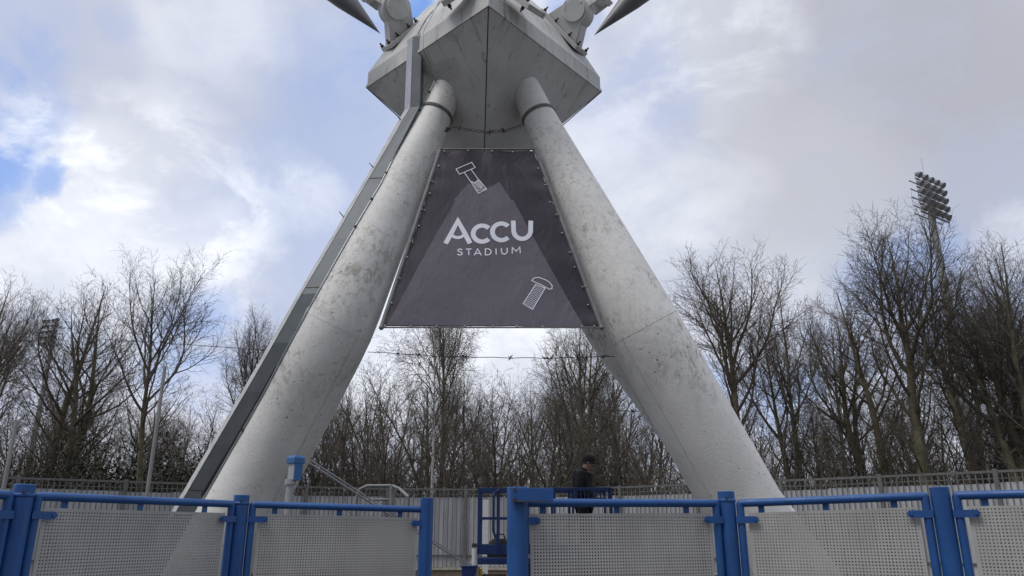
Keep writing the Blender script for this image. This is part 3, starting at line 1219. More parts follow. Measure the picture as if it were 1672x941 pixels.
# smooth in plan
xy = np.array([(p.x, p.y) for p in pl_])
for _ in range(120):
    xy[1:-1] = .25 * xy[:-2] + .5 * xy[1:-1] + .25 * xy[2:]
seg = np.hypot(*(xy[1:] - xy[:-1]).T)
cum = np.concatenate([[0], np.cumsum(seg)])
nb = int(cum[-1] / 2.6)
sx = np.interp(np.linspace(0, cum[-1], nb + 1), cum, xy[:, 0])
sy = np.interp(np.linspace(0, cum[-1], nb + 1), cum, xy[:, 1])
bp = [Vector((x, y, 0)) for x, y in zip(sx, sy)]
fence = empty('metal_fence', (bp[nb // 2].x, bp[nb // 2].y, 0),
              'long grey vertical-bar fence lined with pale metal sheets in front of the trees', 'fence')
FB = .28
for k, p in enumerate(bp):
    m = MB()
    d = (bp[min(k + 1, nb)] - bp[max(k - 1, 0)]).normalized()
    ang = math.atan2(d.y, d.x)
    m.box((p.x, p.y, 1.43), (.10, .10, 2.78), Matrix.Rotation(ang, 3, 'Z'))
    m.build('post', M['bars'], fence, smooth=0, bevel=.006)
for k in range(nb):
    a, b = bp[k], bp[k + 1]
    d = b - a
    L = d.length
    d.normalize()
    n = Vector((d.y, -d.x, 0))
    if n.y > 0: n = -n
    for z, h in ((FZ, .06), (FB + .38, .035), (FZ - .16, .022)):
        rl = MB()
        rl.bar(a + d * .05 + up * z + n * .0, b - d * .05 + up * z + n * .0, .045, h)
        rl.build('rail', M['bars'], fence, smooth=0)
    br_ = MB()
    nbar = int(round(L / .142))
    for q in range(1, nbar):
        p = a + d * (L * q / nbar) + n * .035
        br_.box((p.x, p.y, (FB + FZ) / 2 - .02), (.026, .012, FZ - FB - .06), Matrix.Rotation(math.atan2(d.y, d.x), 3, 'Z'))
    br_.build('bar_panel', M['bars'], fence, smooth=0)
    sh = MB()
    rnd = random.Random(k)
    nsh = max(2, int(L / .9))
    i0 = 0
    ns = 60
    ztop = 2.5
    vb = len(sh.v)
    for q in range(ns + 1):
        t = q / ns
        wv = .010 * math.copysign(min(1, abs(math.sin(t * L / .142 * math.pi)) * 2.2), math.sin(t * L / .142 * math.pi))
        p = a + d * (.05 + (L - .1) * t) - n * (.03 + wv)
        zt = ztop + .015 * math.sin(k * 2.3 + int(t * nsh) * 4.1)
        sh.v.append(p + up * (FB + .02)); sh.v.append(p + up * zt)
        sh.v.append(p - n * .004 + up * (FB + .02)); sh.v.append(p - n * .004 + up * zt)
    for q in range(ns):
        c = vb + 4 * q
        sh.f += [[c, c + 4, c + 5, c + 1], [c + 2, c + 3, c + 7, c + 6], [c + 1, c + 5, c + 7, c + 3]]
    sh.build('metal_sheet', M['sheet'], fence, smooth=30, fix=False)
# low upstand wall the fence stands on
lw = MB(); cp = MB()
for k in range(nb):
    a, b = bp[k], bp[k + 1]
    d = (b - a).normalized()
    lw.bar(a + up * .105, b + up * .105, .36, .21)
    cp.bar(a + up * .245, b + up * .245, .42, .066)
lw_o = lw.build('low_wall', M['brick'], None, smooth=0)
tag(lw_o, 'low brown brick upstand with pale coping under the grey fence', 'wall')
cp.build('coping', M['coping'], lw_o, smooth=0)


# ------------------------------------------------------------------ slim poles, blue box, barrier, strut
def pole(px0, px1, Y, r, label, name='slim_pole'):
    p0 = P(*px0, Y)
    top_ = P(*px1, Y)
    x = (p0.x + top_.x) / 2
    m = MB()
    m.tube([(x, Y, -.02), (x, Y, top_.z - .05), (x, Y, top_.z)], [r * 1.1, r * .85, r * .6], 14)
    o = m.build(name, M['palewood'])
    return tag(o, label, 'pole')


pole((243, 800), (268, 598), 19.6, .05, 'slim pale pole standing against the fence left of the duct-clad leg')
pole((11, 790), (23, 688), 19.0, .055, 'slim grey pole at the far left beside the fence')
wp = MB()
q = P(774, 925, 24.5)
wp.tube([(q.x, q.y, 0), (q.x, q.y, .95)], .07, 12)
wpo = wp.build('marker_post', M['white'])
tag(wpo, 'short white post with dark cap left of the blue work platform', 'post')
wc = MB(); wc.tube([(q.x, q.y, .95), (q.x, q.y, 1.06)], [.085, .07], 12); wc.build('post_cap', M['black'], wpo)
wp = MB()
q = P(792.5, 860, 23.5)
wp.bar((q.x, q.y, 0), (q.x, q.y, 2.3), .17, .05, Vector((0, 1, 0)))
tag(wp.build('marker_board', M['white'], smooth=0), 'narrow white upright board behind the left end of the work platform', 'board')

bx = empty('control_box_post', (P(473, 800, 9.0).x, 9.0, 0), 'blue and grey control box on a grey pipe post before the left leg', 'control box')
q = P(480, 766, 9.0)
m = MB()
pb = P(474, 790, 9.0)
m.tube([(pb.x, 9.0, -.02), (pb.x, 9.0, pb.z + .02)], .042, 18)
m.build('pipe_post', M['mast'], bx)
m = MB(); m.tube([(pb.x, 9.0, pb.z - .01), (pb.x, 9.0, pb.z + .05)], .062, 18); m.build('post_head', M['mast'], bx)
rz = Matrix.Rotation(R(-38), 3, 'Z')
zc = q.z
bxc = Vector((pb.x + .035, 9.02, zc - .02))
m = MB(); m.box(bxc, (.11, .11, .21), rz); m.build('box_body', M['mast'], bx, smooth=0, bevel=.004)
m = MB(); m.box(bxc + rz @ Vector((.062, 0, -.01)), (.012, .112, .20), rz); m.build('side_panel', M['lightblue'], bx, smooth=0, bevel=.003)
m = MB()
c = bxc + up * .10
rg_ = []
for (sz, z) in ((.075, -.02), (.075, .045), (.050, .072)):
    rg_.append([c + rz @ Vector((sx_ * sz, sy_ * sz, 0)) + up * z for sx_, sy_ in ((-1, -1), (1, -1), (1, 1), (-1, 1))])
m.loft(rg_); m.build('box_lid', M['lightblue'], bx, smooth=0, bevel=.004)

hb = empty('tube_barrier', (P(640, 800, 17).x, 17, 0), 'galvanised tubular handrail with bent ends behind the left front fence', 'barrier')
m = MB()
YB = 17.0
a0 = P(582, 812, YB); a1 = P(588, 799, YB); a2 = P(600, 793.5, YB); a3 = P(641, 793.5, YB)
m.tube([Vector((a0.x, YB, 0)), a0, a1, a2, a3], .035, 12)
m.tube([a3, P(652, 798, YB - .4), P(667, 812, YB - 1.6)], .032, 12)
m.tube([P(600, 816, YB), P(641, 816, YB)], .025, 10)
m.build('handrail', M['frame'], hb)
m = MB(); m.tube([Vector((a3.x, YB, 0)), a3 + up * .02], .065, 14); m.build('post', M['frame'], hb)
e = P(667, 812, YB - 1.6)
m = MB(); m.tube([Vector((e.x, e.y, 0)), e + up * .01], .035, 12); m.build('post', M['frame'], hb)
m = MB()
s0 = P(498, 752, 11.85); s1 = P(616, 828, 14.0)
s2 = s0 + (s1 - s0) * (s0.z / (s0.z - s1.z))
m.tube([s0, s2], .017, 8)
off_ = Vector((0, .05, .05))
m.tube([s0 + off_, s2 + off_], .012, 8)
tag(m.build('stay_bar', M['galv']), 'thin twin bars running diagonally from the left leg down to the ground', 'stay bar')

# ------------------------------------------------------------------ scissor lift
lx0, lx1 = P(781, 800, 13.0).x, P(998, 800, 13.0).x
lift = empty('work_platform', ((lx0 + lx1) / 2, 13.4, 0), 'blue self-propelled work platform with guard rails behind the gateway post', 'lift')
YF, YR = 13.0, 13.85
FLZ, TPZ = .98, P(781, 799, 13.0).z
mb = lambda: MB()
m = mb()
m.box(((lx0 + lx1) / 2, (YF + YR) / 2, FLZ - .05), (lx1 - lx0, YR - YF, .10))
m.build('deck', M['liftblue'], lift, smooth=0, bevel=.008)
m = mb()
for (y, dy) in ((YF, 1), (YR, -1)):
    m.box(((lx0 + lx1) / 2, y, FLZ + .125), (lx1 - lx0, .025, .15))
for x in (lx0, lx1):
    m.box((x, (YF + YR) / 2, FLZ + .125), (.025, YR - YF - .03, .15))
m.build('toe_board', M['liftblue'], lift, smooth=0, bevel=.003)
xs_ = [lx0 + .015, P(813, 800, 13).x, P(862, 800, 13).x, P(905, 800, 13).x, P(935, 800, 13).x, lx1 - .015]
for y in (YF, YR):
    for x in xs_:
        m = mb()
        m.box((x, y, (FLZ + TPZ) / 2 + .05), (.04, .04, TPZ - FLZ - .1))
        m.build('guard_post', M['liftblue'], lift, smooth=0, bevel=.004)
    m = mb()
    m.box(((lx0 + lx1) / 2, y, TPZ), (lx1 - lx0 + .03, .045, .045))
    m.build('top_rail', M['liftblue'], lift, smooth=0, bevel=.006)
    m = mb()
    m.box(((lx0 + lx1) / 2, y, (FLZ + TPZ) / 2 + .08), (lx1 - lx0 - .02, .03, .03))
    m.build('mid_rail', M['liftblue'], lift, smooth=0, bevel=.004)
for x in (lx0 + .015, lx1 - .015):
    m = mb()
    for z in (TPZ, (FLZ + TPZ) / 2 + .08):
        m.box((x, (YF + YR) / 2, z), (.035, YR - YF - .05, .035))
    m.build('end_rail', M['liftblue'], lift, smooth=0, bevel=.004)
# gate loop with rounded corners near the left end
m = mb()
gx0, gx1 = P(806, 800, 13).x, P(818, 800, 13).x
lp = [Vector((gx0 + .09, YF - .03, TPZ - .01)), Vector((gx0 + .03, YF - .03, TPZ - .05)), Vector((gx0, YF - .03, TPZ - .14)), Vector((gx0, YF - .03, FLZ + .42)),
      Vector((gx0 + .03, YF - .03, FLZ + .33)), Vector((gx0 + .09, YF - .03, FLZ + .28)), Vector((gx0 + .09, YF - .03, FLZ + .05))]
m.tube(lp, .020, 10)
m.build('gate_loop', M['liftblue'], lift)
# raised control rack at the right end
m = mb()
cx0, cx1 = P(939, 800, 12.9).x, P(997, 800, 12.9).x
m.box(((cx0 + cx1) / 2, YF - .06, TPZ + .0), (cx1 - cx0, .07, .055))
m.box(((cx0 + cx1) / 2, YF - .06, TPZ - .17), (cx1 - cx0, .06, .03))
for k in range(9):
    m.box((cx0 + .03 + (cx1 - cx0 - .06) * k / 8, YF - .055, TPZ - .09), (.022, .03, .14))
m.box((cx0, YF - .06, TPZ - .14), (.05, .07, .30))
m.box((cx1, YF - .06, TPZ - .18), (.05, .07, .40))
m.build('tool_rack', M['liftblue'], lift, smooth=0, bevel=.004)
m = mb(); m.box(((cx0 + cx1) / 2 + .1, YF - .14, TPZ - .20), (.22, .12, .12)); m.build('control_panel', M['black'], lift, smooth=0, bevel=.01)
# chassis, scissor stack, wheels
m = mb()
kx0, kx1 = lx0 + .42, lx1 + .05
m.box(((kx0 + kx1) / 2, 13.42, .42), (kx1 - kx0, .74, .34))
m.build('chassis', M['liftblue'], lift, smooth=0, bevel=.015)
for k in range(3):
    z0, z1 = .60 + k * .11, .69 + k * .11
    for y in (13.2, 13.64):
        m = mb()
        m.bar((kx0 + .08, y, z0), (kx1 - .1, y, z1), .05, .06)
        m.bar((kx0 + .08, y + .06, z1), (kx1 - .1, y + .06, z0), .05, .06)
        m.build('scissor_arm', M['liftblue'], lift, smooth=0, bevel=.004)
for x in (kx0 + .16, kx1 - .2):
    for y in (12.98, 13.86):
        m = mb()
        m.tube([(x, y - .07, .19), (x, y - .055, .19), (x, y + .055, .19), (x, y + .07, .19)], [.165, .19, .19, .165], 28)
        w_ = m.build('wheel', M['black'], lift)
        m = mb(); m.tube([(x, y - .078, .19), (x, y + .078, .19)], .09, 16); m.build('wheel_hub', M['liftblue'], w_)
# folded stabiliser at the left with strap and yellow marker
q0 = P(754, 926, 12.7); q1 = P(779, 926, 12.7)
m = mb()
zt = q0.z
m.prism([(0, 0), (q1.x - q0.x, 0), (q1.x - q0.x - .10, -.36), (.02, -.36)], Vector((q0.x, 12.75, zt)), Vector((1, 0, 0)), up, Vector((0, 1, 0)), .22)
m.box(((q0.x + q1.x) / 2, 12.75, zt + .006), (q1.x - q0.x + .02, .24, .03))
m.box(((q0.x + q1.x) / 2 - .04, 12.75, (zt - .36) / 2), (.09, .12, zt - .36))
m.box(((q0.x + q1.x) / 2 - .04, 12.75, .015), (.26, .26, .03))
m.bar(Vector(((q0.x + q1.x) / 2, 12.9, .42)), Vector((kx0 + .05, 13.3, .42)), .09, .09)
m.build('stabiliser', M['liftblue'], lift, smooth=0, bevel=.008)
q = P(784.5, 931, 12.75)
m = mb(); m.tube([(q.x, 12.85, .03), (q.x, 12.85, q.z)], .022, 10); m.tube([(q.x, 12.85, q.z), (q.x, 12.85, q.z + .015)], .03, 10)
m.build('marker_rod', M['yellow'], lift)
m = mb(); m.bar(P(779, 925, 12.95), P(766, 960, 12.95), .10, .02, Vector((0, 1, 0))); m.build('strap', M['tan'], lift, smooth=0)
m = mb(); m.box((P(805, 945, 12.9).x, 13.0, .60), (.42, .3, .26)); m.build('battery_cover', M['black'], lift, smooth=0, bevel=.03)

# dark bag on the deck
bag = mb()
q = P(816, 880, 13.4)
rgs = []
rnd = random.Random(4)
for j, (sx_, z) in enumerate(((.20, .0), (.24, .07), (.23, .16), (.17, .24), (.10, .29))):
    rgs.append([Vector((q.x + sx_ * math.cos(t) * (1 + .12 * math.sin(3 * t + j)), 13.45 + .14 * math.sin(t) * (1 - .1 * j), FLZ + z)) for t in np.linspace(0, 2 * math.pi, 17)[:-1]])
bag.loft(rgs)
bo_ = bag.build('tool_bag', M['black'], None, smooth=60)
tag(bo_, 'black tool bag slumped on the deck at the left end of the platform', 'bag')
hd = mb(); hd.tube([Vector((q.x - .1, 13.45, FLZ + .27)), Vector((q.x - .05, 13.45, FLZ + .36)), Vector((q.x + .06, 13.45, FLZ + .36)), Vector((q.x + .1, 13.45, FLZ + .27))], .012, 8)
hd.build('handle', M['black'], bo_)


# ------------------------------------------------------------------ person
def skin_mesh(name, pts, edges, radii, mat, parent, root=0, sub=2):
    me = bpy.data.meshes.new(name)
    me.from_pydata([tuple(p) for p in pts], edges, [])
    o = bpy.data.objects.new(name, me)
    COL.objects.link(o)
    md = o.modifiers.new('skin', 'SKIN')
    md.use_smooth_shade = True
    for i, r in enumerate(radii):
        sv = me.skin_vertices[0].data[i]
        sv.radius = r if hasattr(r, '__len__') else (r, r)
        sv.use_root = (i == root)
    sd = o.modifiers.new('sub', 'SUBSURF')
    sd.levels = sub; sd.render_levels = sub
    dg = bpy.context.evaluated_depsgraph_get()
    me2 = bpy.data.meshes.new_from_object(o.evaluated_get(dg))
    o.modifiers.clear()
    o.data = me2
    me2.name = name
    bpy.data.meshes.remove(me)
    me2.materials.clear()
    me2.materials.append(mat)
    me2.shade_smooth()
    if parent is not None: o.parent = parent
    return o


px_, py_ = P(953, 790, 13.35).x, 13.4
zf = FLZ + .02
SC = .94
# local frame: person faces +x (right of the photo), slightly towards the camera; left/right along y
def L(x, y, z):
    a = R(-18)
    return Vector((x * math.cos(a) - y * math.sin(a), x * math.sin(a) + y * math.cos(a), z * SC))


sk = [L(0, 0, .92),             # 0 pelvis
      L(-.02, 0, 1.08), L(-.03, 0, 1.25), L(-.01, 0, 1.39),       # 1-3 spine
      L(.03, 0, 1.46), L(.065, 0, 1.525), L(.105, 0, 1.59), L(.115, 0, 1.665),   # 4 neck,5 skull base,6,7 crown
      L(-.01, -.17, 1.37), L(-.03, -.215, 1.12), L(.12, -.20, .93), L(.18, -.19, .90),   # 8-11 camera-side arm
      L(-.01, .17, 1.37), L(.0, .215, 1.12), L(.16, .18, .95), L(.22, .17, .93),         # 12-15 far arm
      L(.0, -.09, .86), L(.02, -.10, .48), L(-.01, -.11, .09), L(.13, -.125, .04),      # 16-19 leg
      L(.0, .09, .86), L(.05, .10, .48), L(.03, .11, .09), L(.17, .125, .04)]
ed = [(0, 1), (1, 2), (2, 3), (3, 4), (4, 5), (5, 6), (6, 7), (3, 8), (8, 9), (9, 10), (10, 11), (3, 12), (12, 13), (13, 14), (14, 15),
      (0, 16), (16, 17), (17, 18), (18, 19), (0, 20), (20, 21), (21, 22), (22, 23)]
rad = [.13, .12, .135, .12, .058, .07, .088, .06, .062, .045, .032, .034, .062, .045, .032, .034, .085, .06, .045, .04, .085, .06, .045, .04]
pts = [p for p in sk]
# fingers and thumb, on both hands
for wi, hi, sy_ in ((10, 11, 1), (14, 15, -1)):
    base = pts[hi]
    fwd = (pts[hi] - pts[wi]).normalized()
    sidev = L(0, 1, 0)
    for f, (o_, ln) in enumerate(((-.030, .062), (-.010, .075), (.011, .070), (.030, .055))):
        i = len(pts)
        b0 = base + sidev * o_ + fwd * .030
        pts += [b0, b0 + fwd * ln * .5 - up * .008, b0 + fwd * ln * .75 - up * .035]
        ed += [(hi, i), (i, i + 1), (i + 1, i + 2)]
        rad += [.0095, .009, .0075]
    i = len(pts)
    t0 = base + sidev * (.036 * sy_)
    pts += [t0, t0 + sidev * .016 * sy_ + fwd * .035 - up * .012, t0 + sidev * .012 * sy_ + fwd * .058 - up * .02]
    ed += [(hi, i), (i, i + 1), (i + 1, i + 2)]
    rad += [.012, .010, .008]
person = skin_mesh('person', pts, ed, rad, M['skin'], None)
person.location = (px_, py_, zf)
tag(person, 'person in black jacket and peaked cap looking down on the blue platform', 'person')
# facial features on the same continuous head are small raised forms
hc = L(.112, 0, 1.60)
fa = MB()
fd_ = L(1, 0, -.45).normalized(); fs_ = L(0, 1, 0); fu_ = fs_.cross(fd_) * -1
if fu_.z < 0: fu_ = -fu_
no = hc + fd_ * .088
fa.loft([[no + fu_ * .03 + fs_ * .008, no + fu_ * .03 - fs_ * .008, no + fu_ * .025 - fs_ * .008 - fd_ * .01, no + fu_ * .025 + fs_ * .008 - fd_ * .01],
         [no - fu_ * .015 + fs_ * .014 + fd_ * .022, no - fu_ * .015 - fs_ * .014 + fd_ * .022, no - fu_ * .022 - fs_ * .014 - fd_ * .01, no - fu_ * .022 + fs_ * .014 - fd_ * .01]])
for s_ in (-1, 1):
    fa.ball(hc + fs_ * .088 * s_ - fd_ * .005, .03, .55, .35, 1.0)
fc = fa.build('face_features', M['skin'], None, smooth=60); fc.parent = person
ey = MB()
for s_ in (-1, 1):
    ey.ball(hc + fd_ * .083 + fs_ * .032 * s_ + fu_ * .022, .011)
ey.tube([hc + fd_ * .085 - fu_ * .045 - fs_ * .022, hc + fd_ * .092 - fu_ * .046, hc + fd_ * .085 - fu_ * .045 + fs_ * .022], .004, 6)
eo = ey.build('eyes_and_mouth', M['hair'], None); eo.parent = person
hr = MB(); hr.ball(hc - fd_ * .022 + up * .012, .097, .95, .92, .95, 16, 10)
ho = hr.build('hair', M['hair'], None, smooth=80); ho.parent = person
# clothes follow the body
jk = [L(0, 0, .86), L(-.02, 0, 1.02), L(-.035, 0, 1.22), L(-.015, 0, 1.37), L(.015, 0, 1.46), L(.035, 0, 1.525),
      L(-.01, -.175, 1.37), L(-.035, -.225, 1.12), L(.11, -.205, .945), L(-.01, .175, 1.37), L(.0, .225, 1.12), L(.145, .185, .965), L(-.0, 0, .78)]
je = [(0, 1), (1, 2), (2, 3), (3, 4), (4, 5), (3, 6), (6, 7), (7, 8), (3, 9), (9, 10), (10, 11), (0, 12)]
skin_mesh('jacket', jk, je, [.20, .185, .195, .165, .10, .085, .098, .08, .06, .098, .08, .06, .20], M['jacket'], person, 2)
tr_ = [L(0, 0, .93), L(.0, -.10, .84), L(.02, -.105, .48), L(-.01, -.11, .10), L(.0, .10, .84), L(.05, .105, .48), L(.03, .11, .10)]
skin_mesh('trousers', tr_, [(0, 1), (1, 2), (2, 3), (0, 4), (4, 5), (5, 6)], [.14, .105, .08, .068, .105, .08, .068], M['trouser'], person)
for y_, x_ in ((-.11, -.01), (.11, .03)):
    b = MB()
    rg2 = []
    for (x, w_, h) in ((-.10, .035, .07), (-.06, .05, .12), (.0, .052, .13), (.07, .05, .085), (.15, .052, .065), (.20, .035, .045)):
        rg2.append([L(x_ + x, y_ + w_ * math.cos(t), -.02 + h / 2 + h / 2 * math.sin(t)) for t in np.linspace(0, 2 * math.pi, 13)[:-1]])
    b.loft(rg2)
    s = b.build('boot', M['black'], None, smooth=60); s.parent = person
cpb = MB()
cc = hc + up * .022 - fd_ * .005
rgc = []
fu2 = (up * .9 - fd_ * .12).normalized()
fa2 = fs_.cross(fu2).normalized()
if fa2.dot(fd_) < 0: fa2 = -fa2
for (r_, z) in ((.108, -.012), (.112, .02), (.108, .055), (.092, .085), (.06, .105), (.015, .112)):
    rgc.append([cc + fu2 * z + (fa2 * math.cos(t) * 1.06 + fs_ * math.sin(t) * .93) * r_ for t in np.linspace(0, 2 * math.pi, 25)[:-1]])
cpb.loft(rgc)
co = cpb.build('cap', M['cap'], None, smooth=60); co.parent = person
pk = MB()
poly = [(.07, -.085)] + [(.085 + .105 * math.cos(t), .088 * math.sin(t)) for t in np.linspace(-1.4, 1.4, 11)] + [(.07, .085)]
pk.prism(poly, cc - fu2 * .004 - up * .012, (fa2 - up * .25).normalized(), fs_, fu2, .008)
pko = pk.build('peak', M['cap'], None, smooth=0); pko.parent = co


# ------------------------------------------------------------------ floodlight masts
def mast(px_head_top, px_head_bot, Y, cols, rows, width, ang, label, r0):
    tp = P(*px_head_top, Y); bt = P(*px_head_bot, Y)
    x = (tp.x + bt.x) / 2
    root = empty('floodlight_mast', (x, Y, 0), label, 'floodlight')
    m = MB()
    n = 10
    m.tube([(x, Y, -.1 + (tp.z + .1) * k / n) for k in range(n + 1)], [r0 * (1 - .62 * k / n) for k in range(n + 1)], 16)
    m.build('mast', M['mast'], root, smooth=40)
    m = MB(); m.tube([(x, Y, tp.z), (x, Y, tp.z + .045 * width * 10)], .012 * Y / 45, 6); m.build('spike', M['mast'], root)
    ax = Vector((math.cos(ang), math.sin(ang), 0))
    nr = Vector((ax.y, -ax.x, 0))
    if nr.y > 0: nr = -nr
    hh = tp.z - bt.z
    for j in range(rows):
        z = bt.z + hh * (j + .12) / rows
        m = MB()
        c = Vector((x, Y, z))
        m.bar(c - ax * width / 2 + nr * .22, c + ax * width / 2 + nr * .22, .10, .07)
        m.bar(c - ax * width / 2 - nr * .2, c + ax * width / 2 - nr * .2, .06, .05)
        m.build('cross_arm', M['mast'], root, smooth=0)
        for i in range(cols):
            p = c + ax * width * ((i + .5) / cols - .5) * 1.05 - ax * width * .06 + nr * .42 + up * (hh / rows * .34)
            lm = MB()
            dn = (nr * .8 - up * .6).normalized()
            k_ = width / cols * .30
            lm.tube([p - dn * k_ * .9, p - dn * k_ * .5, p + dn * k_ * .4, p + dn * k_ * .75], [k_ * .45, k_ * .75, k_ * 1.0, k_ * 1.05], 12)
            lo_ = lm.build('lamp', M['lamp'], root, smooth=40)
            gl = MB(); gl.tube([p + dn * k_ * .76, p + dn * k_ * .8], k_ * .92, 12); gl.build('lamp_glass', M['lampglass'], lo_)
    m = MB()
    for s_ in (-1, 1):
        e = ax * width * .49 * s_
        m.tube([Vector((x, Y, bt.z)) + e + nr * .22, Vector((x, Y, tp.z - .1)) + e + nr * .22], .022, 6)
    m.build('brace', M['mast'], root)
    return root


mast((1507, 292), (1525, 358), 45, 5, 5, 3.3, R(34), 'tall floodlight mast with five rows of lamps above the trees at right', .42)
mast((93, 520), (84, 566), 75, 4, 5, 2.3, R(-20), 'distant floodlight mast behind the bare trees at far left', .40)


# ------------------------------------------------------------------ trees
def seg_mesh(segs, sides):
    """segs: float array (n,8) p0 p1 r0 r1 -> verts, quads"""
    a = np.asarray(segs, dtype=np.float64)
    p0, p1, r0, r1 = a[:, :3], a[:, 3:6], a[:, 6:7], a[:, 7:8]
    d = p1 - p0
    d /= np.maximum(np.linalg.norm(d, axis=1, keepdims=True), 1e-9)
    ref = np.where(np.abs(d[:, 2:3]) > .8, np.array([[1., 0, 0]]), np.array([[0, 0, 1.]]))
    u = np.cross(d, ref); u /= np.maximum(np.linalg.norm(u, axis=1, keepdims=True), 1e-9)
    w = np.cross(d, u)
    n = len(a)
    V = np.empty((n, 2, sides, 3))
    for q in range(sides):
        t = 2 * math.pi * q / sides
        o = u * math.cos(t) + w * math.sin(t)
        V[:, 0, q] = p0 + o * r0
        V[:, 1, q] = p1 + o * r1
    base = (np.arange(n) * 2 * sides)[:, None]
    Fq = []
    for q in range(sides):
        q2 = (q + 1) % sides
        Fq.append(np.concatenate([base + q, base + q2, base + sides + q2, base + sides + q], axis=1))
    return V.reshape(-1, 3), np.stack(Fq, 1).reshape(-1, 4)


def np_mesh(name, parts, mat, smooth=True):
    vs, fs, off = [], [], 0
    for v, f in parts:
        vs.append(v); fs.append(f + off); off += len(v)
    v = np.concatenate(vs); f = np.concatenate(fs)
    me = bpy.data.meshes.new(name)
    me.vertices.add(len(v)); me.vertices.foreach_set('co', v.astype(np.float32).ravel())
    me.loops.add(len(f) * 4); me.loops.foreach_set('vertex_index', f.astype(np.int32).ravel())
    me.polygons.add(len(f)); me.polygons.foreach_set('loop_start', np.arange(0, len(f) * 4, 4, dtype=np.int32))
    me.polygons.foreach_set('loop_total', np.full(len(f), 4, dtype=np.int32))
    if smooth: me.polygons.foreach_set('use_smooth', np.ones(len(f), dtype=bool))
    me.update(calc_edges=True)
    me.materials.append(mat)
    return me


def rnd_perp(d, rng, az):
    ax, ay, az_ = d
    if abs(az_) < .9: ux, uy, uz = ay, -ax, 0.0
    else: ux, uy, uz = 0.0, az_, -ay
    l = math.sqrt(ux * ux + uy * uy + uz * uz) or 1
    ux, uy, uz = ux / l, uy / l, uz / l
    wx, wy, wz = ay * uz - az_ * uy, az_ * ux - ax * uz, ax * uy - ay * ux
    c, s = math.cos(az), math.sin(az)
    return (ux * c + wx * s, uy * c + wy * s, uz * c + wz * s)


def grow_tree(seed, Ht, r0, cfg):
    rng = random.Random(seed)
    segs = {0: [], 1: [], 2: []}                  # trunk, limbs, twigs
    maxlev = cfg['levels']

    def branch(p, d, Ln, r, lev, az0):
        sl = cfg['seg'][lev]
        n = max(2, int(Ln / sl + .5))
        st = Ln / n
        wig = cfg['wig'][lev]; upb = cfg['up'][lev]
        pts = [p]; rs = [r]; ds = [d]
        rend = r * cfg['taper'][lev]
        for k in range(n):
            dx = d[0] + rng.gauss(0, wig); dy = d[1] + rng.gauss(0, wig); dz = d[2] + rng.gauss(0, wig) + upb
            l = math.sqrt(dx * dx + dy * dy + dz * dz)
            d = (dx / l, dy / l, dz / l)
            p = (p[0] + d[0] * st, p[1] + d[1] * st, p[2] + d[2] * st)
            pts.append(p); ds.append(d)
            rs.append(r + (rend - r) * (k + 1) / n)
        key = 0 if lev == 0 else (1 if lev == 1 else 2)
        S = segs[key]
        for k in range(n):
            S.append(pts[k] + pts[k + 1] + (rs[k], rs[k + 1]))
        if lev >= maxlev: return
        f0 = cfg['f0'][lev]
        cnt = max(1, int(Ln * (1 - f0) * cfg['dens'][lev] * rng.uniform(.85, 1.15) + .5))
        az = az0
        for c in range(cnt):
            t = f0 + (1 - f0) * (c + rng.random()) / cnt
            k = min(n - 1, int(t * n)); ft = t * n - k
            q = tuple(pts[k][i] + (pts[k + 1][i] - pts[k][i]) * ft for i in range(3))
            rr = rs[k] + (rs[k + 1] - rs[k]) * ft
            az += 2.4 + rng.uniform(-.5, .5)
            pv = rnd_perp(ds[k + 1], rng, az)
            an = R(cfg['ang'][lev] * (1 - cfg['angdrop'] * t) + rng.gauss(0, 7))
            ca, sa = math.cos(an), math.sin(an)
            dd = ds[k + 1]
            nd = tuple(dd[i] * ca + pv[i] * sa for i in range(3))
            tt = (t - f0) / (1 - f0)
            prof = cfg['prof'](tt) if lev == 0 else (1 - .55 * tt)
            nl = (Ht if lev == 0 else Ln) * cfg['ratio'][lev] * prof * rng.uniform(.75, 1.2)
            nl = max(nl, cfg['min'][lev])
            nr = max(min(rr * .72, cfg['rk'][lev] * nl), cfg['rmin'])
            branch(q, nd, nl, nr, lev + 1, rng.uniform(0, 6.28))

    for (off, lean, hs) in cfg['stems']:
        a = rng.uniform(0, 6.28)
        d = (math.sin(lean) * math.cos(a), math.sin(lean) * math.sin(a), math.cos(lean))
        branch((off * math.cos(a), off * math.sin(a), -.15), d, Ht * hs, r0 * (.6 + .4 * hs), 0, rng.uniform(0, 6.28))
    return segs


def base_cfg(**kw):
    c = dict(levels=4, seg=[.8, .5, .35, .28, .22], wig=[.05, .09, .13, .16, .2], up=[.02, .10, .05, .03, .02],
             taper=[.045, .12, .22, .35, .55], f0=[.22, .18, .15, .12, 0], dens=[3.2, 3.6, 5.0, 6.5, 0], ang=[52, 44, 42, 42, 40], angdrop=.35,
             ratio=[.40, .42, .44, .5, 0], min=[.5, .35, .28, .2, 0], rk=[.020, .014, .013, .012, 0], rmin=.0058,
             prof=lambda t: (.35 + 1.1 * t) if t < .35 else max(.16, 1.0 - .95 * (t - .35) / .65), stems=[(0, .03, 1.0)])
    c.update(kw)
    return c


PROTO = {}


